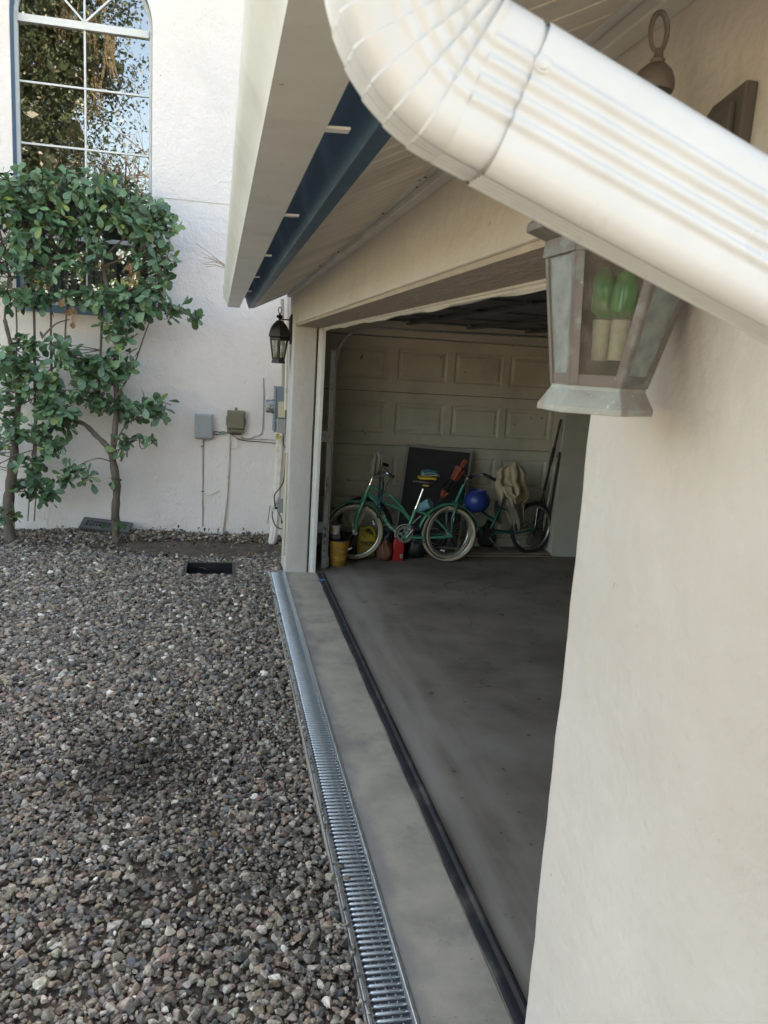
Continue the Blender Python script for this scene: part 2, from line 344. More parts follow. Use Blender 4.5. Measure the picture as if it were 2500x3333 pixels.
# garage floor: dark damp concrete with paler wheel streaks along the opening
def floormat():
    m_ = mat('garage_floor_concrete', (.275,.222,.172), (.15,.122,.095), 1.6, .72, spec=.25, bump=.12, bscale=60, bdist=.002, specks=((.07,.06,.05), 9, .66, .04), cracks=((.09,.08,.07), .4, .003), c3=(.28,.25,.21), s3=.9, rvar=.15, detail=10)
    n = m_.node_tree.nodes; l = m_.node_tree.links; b = n['Principled BSDF']
    old = b.inputs['Base Color'].links[0].from_socket
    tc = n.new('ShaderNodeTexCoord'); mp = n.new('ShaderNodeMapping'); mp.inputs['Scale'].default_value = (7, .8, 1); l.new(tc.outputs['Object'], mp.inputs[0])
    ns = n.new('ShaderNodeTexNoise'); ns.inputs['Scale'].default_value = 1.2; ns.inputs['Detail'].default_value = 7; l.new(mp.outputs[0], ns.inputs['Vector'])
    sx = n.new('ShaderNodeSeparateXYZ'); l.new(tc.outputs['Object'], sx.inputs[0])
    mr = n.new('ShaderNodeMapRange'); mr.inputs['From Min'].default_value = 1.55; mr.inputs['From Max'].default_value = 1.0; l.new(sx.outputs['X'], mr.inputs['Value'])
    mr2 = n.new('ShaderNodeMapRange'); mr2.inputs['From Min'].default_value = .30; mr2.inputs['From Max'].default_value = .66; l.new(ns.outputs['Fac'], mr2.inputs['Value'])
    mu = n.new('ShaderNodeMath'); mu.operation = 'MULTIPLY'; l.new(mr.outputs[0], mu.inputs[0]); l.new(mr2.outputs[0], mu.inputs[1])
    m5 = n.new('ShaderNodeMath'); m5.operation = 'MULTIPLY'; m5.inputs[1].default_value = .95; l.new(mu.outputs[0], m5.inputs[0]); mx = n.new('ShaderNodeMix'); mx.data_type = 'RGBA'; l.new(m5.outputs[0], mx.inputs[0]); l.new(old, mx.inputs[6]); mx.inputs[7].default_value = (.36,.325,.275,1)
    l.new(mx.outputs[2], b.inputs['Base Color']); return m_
M['floor'] = floormat()
def damp_edge(m_):     # greyish water staining along the drain
    n = m_.node_tree.nodes; l = m_.node_tree.links; b = n['Principled BSDF']; old = b.inputs['Base Color'].links[0].from_socket
    tc = n.new('ShaderNodeTexCoord'); sx = n.new('ShaderNodeSeparateXYZ'); l.new(tc.outputs['Object'], sx.inputs[0])
    ns = n.new('ShaderNodeTexNoise'); ns.inputs['Scale'].default_value = 5.5; ns.inputs['Detail'].default_value = 8; l.new(tc.outputs['Object'], ns.inputs['Vector'])
    ma = n.new('ShaderNodeMath'); ma.operation = 'MULTIPLY_ADD'; ma.inputs[1].default_value = .22; l.new(ns.outputs['Fac'], ma.inputs[0]); l.new(sx.outputs['X'], ma.inputs[2])
    mr = n.new('ShaderNodeMapRange'); mr.inputs['From Min'].default_value = .80; mr.inputs['From Max'].default_value = .735; l.new(ma.outputs[0], mr.inputs['Value'])
    ms = n.new('ShaderNodeMath'); ms.operation = 'MULTIPLY'; ms.inputs[1].default_value = .6; l.new(mr.outputs[0], ms.inputs[0])
    mx = n.new('ShaderNodeMix'); mx.data_type = 'RGBA'; l.new(ms.outputs[0], mx.inputs[0]); l.new(old, mx.inputs[6]); mx.inputs[7].default_value = (.215,.205,.20,1); l.new(mx.outputs[2], b.inputs['Base Color'])
damp_edge(M['concrete'])

# ================================================================== SETTING
XW = .612; YE = .562; YH = 8.40; Y0, Y1 = 1.25, 6.80      # garage wall plane, house wall plane, door opening
def ground_z(x, y):
    return -.020 - .012*np.clip((y-2)/6, 0, 1) + .012*np.sin(x*2.1+.5)*np.sin(y*1.3) + .010*np.sin(y*3.1+x*1.7) + (.018+.028/(1+np.exp((x+.35)*9)))*np.exp(-((y-8.4)/.42)**2)
HX0, HX1, HY0, HY1 = -.235, .160, 6.76, 7.14          # open catch basin
# ground sheet reaching the horizon
mb = MB(); mb.box(-80, 80, -80, 80, -.75, -.60); struct(mb.build('ground', M['driveway']))
gx = np.arange(-6, .475, .06); gx[-1] = .4695; gy = np.arange(-1.2, 8.43, .06)
rows = []; V = []; F = []
nx_ = len(gx)
for j, y in enumerate(gy):
    for i, x in enumerate(gx): V.append((x, y, float(ground_z(x, y))-.014+random.uniform(-.004,.004)))
for j in range(len(gy)-1):
    for i in range(nx_-1):
        xm, ym = (gx[i]+gx[i+1])/2, (gy[j]+gy[j+1])/2
        if HX0 < xm < HX1 and HY0 < ym < HY1: continue
        a = j*nx_+i; F.append((a, a+1, a+nx_+1, a+nx_))
bq = len(V); V += [(.468, 6.862, -.034), (.690, 6.862, -.034), (.690, 8.41, -.03), (.468, 8.41, -.03)]; F.append((bq, bq+1, bq+2, bq+3))
struct(fastmesh('soil', V, F, M['soil']))
mb = MB(); mb.box(-40, 12, -60, -1.2, -.6, -.02); struct(mb.build('driveway', M['driveway']))
mb = MB(); mb.box(-40, -6, -1.2, 30, -.6, -.03); struct(mb.build('lawn', mat('lawn_grass', (.05,.075,.025), (.08,.10,.035), 8, .95, bump=.8)))

# gravel
def ico(sub):
    t = (1+5**.5)/2
    v = [(-1,t,0),(1,t,0),(-1,-t,0),(1,-t,0),(0,-1,t),(0,1,t),(0,-1,-t),(0,1,-t),(t,0,-1),(t,0,1),(-t,0,-1),(-t,0,1)]
    v = [np.array(p)/np.linalg.norm(p) for p in v]
    f = [(0,11,5),(0,5,1),(0,1,7),(0,7,10),(0,10,11),(1,5,9),(5,11,4),(11,10,2),(10,7,6),(7,1,8),(3,9,4),(3,4,2),(3,2,6),(3,6,8),(3,8,9),(4,9,5),(2,4,11),(6,2,10),(8,6,7),(9,8,1)]
    for _ in range(sub):
        c = {}; nf = []
        def mid(a, b):
            k = (min(a, b), max(a, b))
            if k not in c: q = v[a]+v[b]; v.append(q/np.linalg.norm(q)); c[k] = len(v)-1
            return c[k]
        for a, b, d in f:
            x, y, z = mid(a,b), mid(b,d), mid(d,a); nf += [(a,x,z),(b,y,x),(d,z,y),(x,y,z)]
        f = nf
    return np.array(v), np.array(f)
def stone_templates(sub, k):
    v0, f = ico(sub); out = []
    for _ in range(k):
        v = v0*rng.uniform(.85, 1.15, (len(v0), 1)) if sub == 0 else v0.copy()
        for _c in range(13 if sub else 3):
            d = rng.normal(size=3); d /= np.linalg.norm(d); h = rng.uniform(.38, .82)
            s_ = v@d; over = s_ > h; v[over] -= np.outer(s_[over]-h, d)
        out.append(v*np.array([1.15, .9, .68]))
    return out, f
def rand_rots(n, tilt):
    a = rng.uniform(0, 2*np.pi, n); t = rng.normal(0, tilt, n); b = rng.uniform(0, 2*np.pi, n)
    def rz(q):
        o = np.zeros((n,3,3)); o[:,0,0] = np.cos(q); o[:,0,1] = -np.sin(q); o[:,1,0] = np.sin(q); o[:,1,1] = np.cos(q); o[:,2,2] = 1; return o
    rx = np.zeros((n,3,3)); rx[:,0,0] = 1; rx[:,1,1] = np.cos(t); rx[:,1,2] = -np.sin(t); rx[:,2,1] = np.sin(t); rx[:,2,2] = np.cos(t)
    return rz(a)@rx@rz(b)
def stone_cols(n):
    pal = np.array([(.165,.140,.115),(.215,.185,.155),(.105,.092,.08),(.29,.25,.21),(.145,.14,.135),(.27,.21,.155),(.40,.36,.31),(.24,.165,.13),(.12,.125,.13),(.60,.57,.52)])
    pr = np.array([.18,.17,.14,.14,.09,.09,.09,.05,.045,.018]); pr /= pr.sum()
    return pal[rng.choice(len(pal), n, p=pr)]*rng.uniform(.65, 1.3, (n, 1))*1.2*rng.uniform(.95, 1.05, (n, 3))
def scatter(x0, x1, y0, y1, dens, sub, med, lift=0., patch=True):
    n = int((x1-x0)*(y1-y0)*dens)
    x = rng.uniform(x0, x1, n); y = rng.uniform(y0, y1, n)
    s_ = np.clip(med*np.exp(rng.normal(0, .42, n)), med*.38, med*2.2)
    keep = ~((x > HX0-.03) & (x < HX1+.03) & (y > HY0-.03) & (y < HY1+.03))
    keep &= ((x+s_ < .468) | ((y > 6.87+s_) & (x+s_ < np.where(y > 7.26, .69, .61)))) & (y < YH-.015)
    if patch:   # bare, dirty earth shows round the basin and near the wall
        p = np.exp(-(((x+.10)/.85)**2+((y-7.72)/.45)**2)) + .8*np.exp(-((y-7.85)/.34)**2) + .85*np.exp(-((y-8.36)/.10)**2) + .55*np.exp(-(((x+.30)/.30)**2+((y-3.55)/.28)**2))*(rng.uniform(0,1,n)>.25)+.4*np.exp(-(((x+.15)/.22)**2+((y-2.6)/.16)**2))
        keep &= rng.uniform(0, 1, n) > .80*p
    x, y, s_ = x[keep], y[keep], s_[keep]; n = len(x)
    T, f = stone_templates(sub, 24); T = np.array(T)
    Rm = rand_rots(n, .35)
    z = ground_z(x, y)-.010+s_*.25+rng.uniform(0, .016, n)+lift
    pd = np.exp(-(((x+.28)/.34)**2+((y-3.5)/.30)**2)) + .5*np.exp(-(((x+.15)/.25)**2+((y-2.6)/.18)**2)) + .45*np.exp(-((y-7.9)/.45)**2)   # damp, dirty stones
    V = np.einsum('nij,nkj->nki', Rm, T[rng.integers(0, 24, n)])*s_[:, None, None]+np.stack([x, y, z], 1)[:, None, :]
    k = T.shape[1]
    Fm = (f[None]+(np.arange(n)*k)[:, None, None]).reshape(-1, 3)
    C = np.repeat(stone_cols(n)*(1-.55*np.clip(pd, 0, 1))[:, None]*np.array([1, .97, .93]), k, 0)
    return V.reshape(-1, 3), Fm, C
parts = [scatter(-1.25, .468, 1.5, 4.2, 4700, 1, .0113), scatter(-2.4, .69, 4.2, 8.4, 4000, 0, .0124),
         scatter(-6, -1.25, 1.5, 4.2, 900, 0, .019), scatter(-6, -2.4, 4.2, 8.4, 900, 0, .019), scatter(-4, .468, -1.2, 1.5, 900, 0, .019)]
def spill(n):
    x = .468+rng.exponential(.006, n)-.006; y = rng.uniform(1.6, 6.7, n); s_ = rng.uniform(.006, .0125, n)
    T, f = stone_templates(1, 12); T = np.array(T); V = np.einsum('nij,nkj->nki', rand_rots(n, .3), T[rng.integers(0, 12, n)])*s_[:, None, None]+np.stack([x, y, .002+s_*.55], 1)[:, None, :]
    k = T.shape[1]; return V.reshape(-1, 3), (f[None]+(np.arange(n)*k)[:, None, None]).reshape(-1, 3), np.repeat(stone_cols(n), k, 0)
parts.append(spill(90))
off = 0; VV = []; FF = []; CC = []
for v_, f_, c_ in parts: VV.append(v_); FF.append(f_+off); CC.append(c_); off += len(v_)
gr = fastmesh('gravel', np.concatenate(VV), np.concatenate(FF), M['gravel'], colors=np.concatenate(CC)); struct(gr, 'stuff')
del VV, FF, CC, parts

# concrete strip in front of the door and the garage floor
mb = MB(); mb.box(.6135, .885, -1.2, Y1+.02, -.25, 0.0); mb.box(.4545, .4635, -1.2, 6.86, -.2, -.004); mb.box(.4545, .6130, 6.846, 6.86, -.2, -.003)
struct(mb.build('pavement', M['concrete'], bevel=.004))
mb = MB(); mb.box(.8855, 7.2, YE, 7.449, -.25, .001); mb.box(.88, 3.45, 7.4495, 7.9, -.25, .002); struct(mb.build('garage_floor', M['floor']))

# ================================================================== HOUSE
house = thing('house', 'two storey pinkish stucco house wall with tall arched window behind the shrubs', 'house', (0, YH, 0))
wc, hw, zb, zs = -1.2845, .6205, 2.150, 4.775      # window: centre, half width (opening incl. blue reveal), bottom, arch spring
def wallband(mb, z0, z1, y):
    pass
zsplit = 3.30
def arch_wall():
    lower = MB(); upper = MB()
    y0, y1 = YH, YH+.2
    lower.box(-6, wc-hw, y0, y1, -.4, zsplit); lower.box(wc+hw, 9, y0, y1, -.4, zsplit); lower.box(wc-hw, wc+hw, y0, y1, -.4, zb)
    u0 = y0-.006
    upper.box(-6, wc-hw, u0, y1, zsplit, zs); upper.box(wc+hw, 9, u0, y1, zsplit, zs)
    N = 28; top = 6.7
    a = [(wc+hw*math.cos(math.pi*i/N), zs+hw*math.sin(math.pi*i/N)) for i in range(N+1)]
    upper.box(-6, wc-hw, u0, y1, zs, top); upper.box(wc+hw, 9, u0, y1, zs, top)
    for i in range(N):
        (xa, za), (xb, zb_) = a[i], a[i+1]
        upper.add([(xa,u0,za),(xb,u0,zb_),(xb,u0,top),(xa,u0,top),(xa,y1,za),(xb,y1,zb_),(xb,y1,top),(xa,y1,top)],
                  [(0,1,2,3),(4,7,6,5),(0,4,5,1),(3,2,6,7)])
    return lower, upper
lo, up = arch_wall()
lo.build('wall', M['stucco_pink'], house, recalc=False); up.build('wall', M['stucco_pink'], house, recalc=False)
mb = MB(); mb.prism([(-6.4, YH-.5, 6.5), (9.4, YH-.5, 6.5), (9.4, YH+4, 8.4), (-6.4, YH+4, 8.4)], (0, 0, .12)); mb.prism([(-6.4, YH+8.5, 6.5), (9.4, YH+8.5, 6.5), (9.4, YH+4.01, 8.41), (-6.4, YH+4.01, 8.41)], (0, 0, .12)); mb.build('roof', M['shingle'], house)
mb = MB(); mb.box(-6, -5.8, YH+.2, YH+8, -.4, 6.6); mb.box(8.8, 9, YH+.2, YH+8, -.4, 6.6); mb.box(-6, 9, YH+8, YH+8.2, -.4, 6.6); mb.build('wall', M['stucco_pink'], house)
# window: blue surround, white frame and muntins, panes, blinds behind
win = MB()
def archpts(r, n=28): return [(wc+r*math.cos(math.pi*i/n), zs+r*math.sin(math.pi*i/n)) for i in range(n+1)]
def archring(mb, r0, r1, y0, y1, zbot):
    pts_o = [(wc+r1, zbot)]+archpts(r1)+[(wc-r1, zbot)]; pts_i = [(wc+r0, zbot)]+archpts(r0)+[(wc-r0, zbot)]
    for i in range(len(pts_o)-1):
        o1, o2, i1, i2 = pts_o[i], pts_o[i+1], pts_i[i], pts_i[i+1]
        mb.add([(o1[0],y0,o1[1]),(o2[0],y0,o2[1]),(i2[0],y0,i2[1]),(i1[0],y0,i1[1]),(o1[0],y1,o1[1]),(o2[0],y1,o2[1]),(i2[0],y1,i2[1]),(i1[0],y1,i1[1])],
               [(0,1,2,3),(4,7,6,5),(0,4,5,1),(3,2,6,7)])
YW = YH+.15
wnode = MB(); archring(wnode, hw-.005, hw-.0005, YH+.0005, YW+.05, zb+.0705)
wnode.box(wc-hw+.001, wc+hw-.001, YH-.022, YW+.05, zb-.004, zb+.070)
window = wnode.build('window', M['winblue'], house, bevel=.002)
fr = MB(); ri = hw-.0055; archring(fr, ri-.034, ri, YW-.02, YW+.03, zb+.0705)
fr.box(wc-ri+.034, wc+ri-.034, YW-.018, YW+.028, zb+.071, zb+.105)
fr.box(wc-ri+.035, wc+ri-.035, YW-.034, YW+.026, zs-.040, zs+.026)         # arch bar
for z in (4.232, 3.693): fr.box(wc-ri+.035, wc+ri-.035, YW-.014, YW+.012, z-.009, z+.009)
zr = float(ony(cw(270, 630), YW)[2]); fr.box(wc-ri+.035, wc+ri-.035, YW-.020, YW+.022, zr-.02, zr+.02)
zz = [zb+.106, zr-.021, zr+.021, 3.683, 3.703, 4.222, 4.242, zs-.041]
for i in range(0, 8, 2): fr.box(wc-.009, wc+.009, YW-.0135, YW+.0115, zz[i], zz[i+1])
for a in (45, 90, 135):
    d = np.array([math.cos(R(a)), 0, math.sin(R(a))]); p = np.array([-d[2], 0, d[0]])
    r1 = ri-.035; c = np.array([wc, YW-.001, zs+.026])+d*(r1-.028)/2
    fr.obox(c, d*(r1-.028)/2, p*.009, (0, .0125, 0))
fr.build('frame', M['white'], window, bevel=.002)
gl = MB(); poly = [(wc+ri-.03, YW, zb+.08)]+[(x, YW, z) for x, z in archpts(ri-.03)]+[(wc-ri+.03, YW, zb+.08)]
gl.add(poly, [tuple(range(len(poly)))]); gl.build('pane', M['glass'], window, recalc=False)
bl = MB()
for i in range(10):
    x = wc-.44+i*.075; bl.obox((x, YW+.12, (zb+zr)/2+.02), (.030*math.cos(.5), .030*math.sin(.5), 0), (.0008*math.sin(.5), -.0008*math.cos(.5), 0), (0, 0, (zr-zb)/2-.06))
bl.build('blind', M['blind'], window)
rm = MB(); rm.box(wc-1.6, wc+1.6, YH+3.2, YH+3.25, 1.2, 5.6); rm.box(wc-1.6, wc-1.55, YH+.21, YH+3.2, 1.2, 5.6); rm.box(wc+1.55, wc+1.6, YH+.21, YH+3.2, 1.2, 5.6)
rm.box(wc-1.6, wc+1.6, YH+.21, YH+3.25, 1.15, 1.2); rm.box(wc-1.6, wc+1.6, YH+.21, YH+3.25, 5.6, 5.65); rm.build('room', M['roomwall'], house)

# ================================================================== GARAGE
garage = thing('garage', 'open single storey garage with cream stucco walls and wide door opening', 'garage', (XW, Y1, 0))
def pillar(y0, y1, z0, z1, wob, name='wall', x1=.80):
    """stucco wall with slightly uneven, hand-trowelled corners"""
    rows = []
    zs_ = np.linspace(z0, z1, 60); r = .012
    ph = rng.uniform(0, 6, 8)
    for z in zs_:
        n1 = wob*(math.sin(z*9+ph[0])*.5+math.sin(z*23+ph[1])*.35+math.sin(z*51+ph[2])*.25+random.uniform(-.3,.3))
        n2 = wob*(math.sin(z*8+ph[3])*.5+math.sin(z*27+ph[4])*.35+math.sin(z*47+ph[5])*.25+random.uniform(-.3,.3))
        rows.append([(XW+r, y0+n2, z), (XW+r*.3, y0+n2+r*.3, z), (XW, y0+n2+r, z), (XW+wob*.4*math.sin(z*6), (y0+y1)/2, z), (XW, y1-r+n1, z), (XW+r*.3, y1-r*.3+n1, z), (XW+r, y1+n1, z), (x1, y1+n1*.3, z), (x1, y0+n2*.3, z)])
    mb = MB(); mb.grid(rows, True)
    n = len(rows[0]); mb.f.append(tuple(range(n))[::-1]); mb.f.append(tuple((len(rows)-1)*n+j for j in range(n)))
    return mb.build(name, M['stucco'], garage, smooth=True)
pillar(YE, Y0, -.3, 2.136, .0036)
pillar(Y1, 7.25, -.3, 2.136, .0022)
mb = MB(); mb.box(.690, .80, 7.251, 8.3985, -.3, 2.60); mb.build('wall', M['stucco'], garage, bevel=.004)
mb = MB(); mb.box(XW, .80, YE, 7.249, 2.1365, 2.62); mb.build('wall', M['stucco'], garage, bevel=.008)
mb = MB(); mb.box(XW+.010, .842, Y0+.004, Y1-.004, 2.120, 2.1355); mb.build('lintel_soffit', M['rough_stucco'], garage)
# white jamb and head boards
mb = MB(); mb.box(.818, .845, Y1-.012, Y1-.0005, 0.002, 2.118); mb.box(.8453, .877, Y1-.028, Y1-.0005, 0.002, 2.105); mb.build('door_jamb', M['white'], garage, bevel=.002)
mb = MB(); mb.box(.818, .845, Y0+.0005, Y0+.012, 0.002, 2.118); mb.box(.8453, .877, Y0+.0005, Y0+.028, 0.002, 2.105); mb.build('door_jamb', M['white'], garage, bevel=.002)
mb = MB(); mb.box(.8425, .852, Y0-.05, Y1+.03, 2.112, 2.165); 
rows = []
for y in np.linspace(Y0+.03, Y1-.03, 60):
    k = .004*math.sin(y*5.3)+.003*math.sin(y*13)
    rows.append([(.8525, y, 2.15), (.862, y, 2.148), (.872+k, y, 2.128), (.866+k, y, 2.098+k), (.853, y, 2.103)])
mb.grid(rows, True); mb.build('head_board', M['white'], garage, smooth=True)
# inner wall skin (grey), ceiling, other walls
mb = MB(); mb.box(.8003, .815, YE+.2, Y0-.03, 0, 2.6); mb.box(.8003, .815, Y1+.03, 7.448, 0, 2.6)
mb.box(7.2, 7.35, YE, 7.9, 0, 2.62); mb.box(.8005, 7.2, YE+.002, YE+.19, 0, 2.62)
mb.box(.8003, .95, 7.45, 7.80, 0, 2.6); mb.box(3.405, 7.2, 7.45, 7.80, -.1, 2.6); mb.box(.95, 3.405, 7.45, 7.80, 2.115, 2.6)
mb.build('interior_wall', M['grey_int'], garage, bevel=.004)
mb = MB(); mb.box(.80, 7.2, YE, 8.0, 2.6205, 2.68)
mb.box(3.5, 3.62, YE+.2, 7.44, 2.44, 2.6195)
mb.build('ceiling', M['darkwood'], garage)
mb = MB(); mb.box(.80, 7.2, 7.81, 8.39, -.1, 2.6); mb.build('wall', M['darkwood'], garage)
# raised overhead door, lying under the ceiling
mb = MB()
for i in range(4):
    x = 1.02+i*.54; mb.box(x, x+.532, Y0-.02, Y1+.02, 2.23, 2.275)
    for y in np.linspace(Y0+.05, Y1-.13, 7): mb.box(x+.01, x+.52, y, y+.06, 2.215, 2.2296)
    mb.box(x+.005, x+.05, Y0, Y1, 2.195, 2.2146)
mb.box(.90, .955, Y0-.02, Y1+.02, 2.14, 2.20)
mb.build('overhead_door', mat('grey_steel_door', (.09,.095,.105), (.07,.075,.08), 6, .5, metal=.3), garage, bevel=.003)
# vertical track with holes, bending inwards at the top
def track(yw, sgn):
    mb = MB(); z = 0.0
    hx = (.951, .988); y = yw
    # angle plate in thin ladder pieces, so the bolt holes and slots are real openings
    zc = 0; cyc = [(.10, 0), (.012, 1), (.05, 0), (.012, 1), (.05, 0), (.035, 2), (.03, 0), (.035, 2), (.03, 0), (.035, 2), (.06, 0), (.012, 1)]
    i = 0
    while zc < 1.95:
        h, t = cyc[i % len(cyc)]; h = min(h, 1.95-zc)
        if t == 0: mb.box(hx[0], hx[1], y, y+.0025, zc, zc+h)
        else:
            g = .006 if t == 1 else .010; mid = (hx[0]+hx[1])/2
            mb.box(hx[0], mid-g, y, y+.0025, zc, zc+h); mb.box(mid+g, hx[1], y, y+.0025, zc, zc+h)
        zc += h; i += 1
    mb.box(hx[0]-.0025, hx[0], y, y+.035*sgn, 0, 1.95) if sgn > 0 else mb.box(hx[0]-.0025, hx[0], y-.035, y, 0, 1.95)
    o = mb.build('door_track', M['galv_dull'], garage)
    m2 = MB(); P = [(.998, y+.02*sgn, .02), (.998, y+.02*sgn, 1.0), (.998, y+.02*sgn, 1.86)]
    for a in np.linspace(0, 80, 8): P.append((.998+.30*(1-math.cos(R(a))), y+.02*sgn, 1.86+.30*math.sin(R(a))))
    P.append((3.2, y+.02*sgn, 2.185))
    m2.tube(P, .011, 8); m2.build('rail', M['alu'], o, smooth=True)
    for zz_ in (1.2, .38):
        m3 = MB(); m3.box(.90, .950, min(y+.004*sgn, y+.012*sgn), max(y+.004*sgn, y+.012*sgn), zz_-.05, zz_+.05); m3.build('bracket', M['galv_dull'], o)
track(6.93, 1); track(1.10, -1)
# side door: four panelled sections
def side_door():
    node = None
    yb = 7.74; x0, x1 = .952, 3.403; zt = 2.112; sh = .528
    pxs = [(1.115, 1.625), (1.725, 2.23), (2.305, 2.815), (2.885, 3.375)]
    for s_ in range(4):
        z1 = zt-.002-s_*sh; z0 = z1-sh+.006
        mb = MB(); mb.box(x0, x1, yb+.012, yb+.04, z0, z1)
        zc0, zc1 = z0+.115, z1-.10
        xs = [x0]; 
        for a, b in pxs: xs += [a, b]
        xs += [x1]
        # face plate around the panels
        mb.box(x0, x1, yb, yb+.0119, z0, zc0); mb.box(x0, x1, yb, yb+.0119, zc1, z1)
        for i in range(0, len(xs), 2): mb.box(xs[i], xs[i+1], yb, yb+.0119, zc0, zc1)
        for a, b in pxs:   # bevelled recess and raised field
            r0 = [(a, yb+.0006, zc0), (b, yb+.0006, zc0), (b, yb+.0006, zc1), (a, yb+.0006, zc1)]
            def ins(d, y): return [(a+d, y, zc0+d), (b-d, y, zc0+d), (b-d, y, zc1-d), (a+d, y, zc1-d)]
            mb.grid([ins(0.0003, yb+.0005), ins(.014, yb+.0112), ins(.03, yb+.0114), ins(.052, yb+.001)], True)
            q = ins(.052, yb+.001); mb.add(q, [(0, 1, 2, 3)])
        o = mb.build('side_door', M['door'], garage, recalc=False)
    mb = MB(); mb.box(1.0, 3.40, 7.452, 7.735, .003, .035); mb.box(1.0, 3.40, 7.40, 7.451, .003, .022); mb.build('wooden_sill', M['wood'], garage, bevel=.006)
side_door()
# roof, soffit, fascia, end board, wall trim
SL = .49
mb = MB(); P = [(.18, 2.42), (4.6, 2.42+SL*4.42), (4.6, 2.54+SL*4.42), (.18, 2.54)]
mb.prism([(x, .36, z) for x, z in P], (0, 7.23-.36, 0)); mb.prism([(4.602, .36, 2.42+SL*4.42), (8.2, .36, 2.6), (8.2, .36, 2.72), (4.602, .36, 2.54+SL*4.42)], (0, 7.23-.36, 0))
mb.build('roof', M['shingle'], garage)
mb = MB(); mb.prism([(.80, YE+.003, 2.6805), (4.6, YE+.003, 2.40+SL*4.42), (7.3, YE+.003, 2.6805)], (0, .15, 0)); mb.build('gable', M['stucco'], garage)
def soff(x): return 2.268+SL*(x-.289)
mb = MB()
for y in np.arange(.39, 7.19, .1):
    mb.prism([(.290, y, soff(.290)), (.560, y, soff(.560)), (.560, y, soff(.560)+.012), (.290, y, soff(.290)+.012)], (0, .0935, 0))
mb.prism([(.29, .39, soff(.29)+.0125), (.60, .39, soff(.60)+.0125), (.60, .39, soff(.60)+.02), (.29, .39, soff(.29)+.02)], (0, 6.79, 0))
mb.build('soffit', M['soffit'], garage, bevel=.002)
mb = MB(); mb.prism([(.246, .38, 2.256), (.288, .38, 2.264), (.250, .38, 2.42), (.190, .38, 2.41)], (0, 6.82, 0)); mb.build('fascia', M['blue'], garage, bevel=.003)
mb = MB(); mb.prism([(.2885, 7.181, 2.262), (.612, 7.181, 2.420), (.612, 7.181, 2.48), (.2885, 7.181, 2.33)], (0, .025, 0)); mb.build('rake_board', M['blue'], garage, bevel=.002)
mb = MB(); mb.box(.556, .6115, .39, 7.18, 2.398, 2.445); mb.build('eave_trim', M['trim'], garage, bevel=.003)
mb = MB(); mb.box(.5735, .6113, .39, 7.18, 2.3745, 2.3975); mb.build('eave_trim', M['trim'], garage, bevel=.003)

# ================================================================== GUTTER AND DOWNSPOUT
gut = thing('rain_gutter', 'long off white metal rain gutter along the garage eave', 'gutter', (.1, 7.2, 2.26))
prof = [(.168, 2.395), (.168, 2.257), (.066, 2.2575), (.062, 2.275), (.050, 2.300), (.036, 2.322), (.028, 2.340), (.026, 2.368), (.038, 2.372), (.038, 2.364)]
rows = []
for y in list(np.arange(.38, 5.6, .2))+list(np.arange(5.6, 7.21, .07)):
    k = max(0, y-5.6)/1.6
    dx = -.008*k*math.sin(y*6)-.006*k; dz = .004*math.sin(y*3)+.004*k*math.sin(y*9)
    rows.append([(x+(dx if 3 <= i <= 9 else 0)*((z-2.257)/.11 if z > 2.257 else 0), y, z+(dz if i > 3 else 0)) for i, (x, z) in enumerate(prof)])
mb = MB(); mb.grid(rows)
o = mb.build('trough', M['gutter'], gut, smooth=True, recalc=False)
sm = o.modifiers.new('solid', 'SOLIDIFY'); sm.thickness = .0015; sm.offset = 0
mb = MB(); mb.prism([(x-.001, rows[-1][0][1]-.002, z) for x, _, z in rows[-1][:8]], (0, .003, 0)); mb.build('end_cap', M['gutter'], gut)
hy = [float(onz(c7(a, b), 2.262)[1]) for a, b in ((545, 625), (345, 1052), (250, 1252), (200, 1358), (166, 1428))]
for y in hy+[.9]:
    hl = .023 if y < 3 else .016
    mb = MB(); mb.obox((.164+hl, y, 2.2605), (hl, 0, .001), (0, .013, 0), (0, 0, .0025)); mb.build('hanger', M['white'], gut, bevel=.001)
mb = MB()
for i in range(9):
    y = 5.05+random.uniform(-.12,.12); a = random.uniform(-.5,.9); L = random.uniform(.1,.24)
    mb.tube([(.05, y, 2.37), (.03-.35*L, y+.1*L*a, 2.37+.5*L*(.4+.5*a)), (.03-.75*L, y+.2*L*a, 2.37+L*(.25+.6*a))], .0012, 4)
for (a, b), (c, d) in (((1510, 1175), (1390, 1010)), ((1515, 1180), (1365, 1030)), ((1515, 1190), (1440, 1060))):
    p = onx(c1(a, b), .03); q = p+np.array([-.14, 0, .17]) ; 
tag(mb.build('pine_needles', M['dryleaf']), 'dry pine needles sticking out over the gutter edge', 'needles')

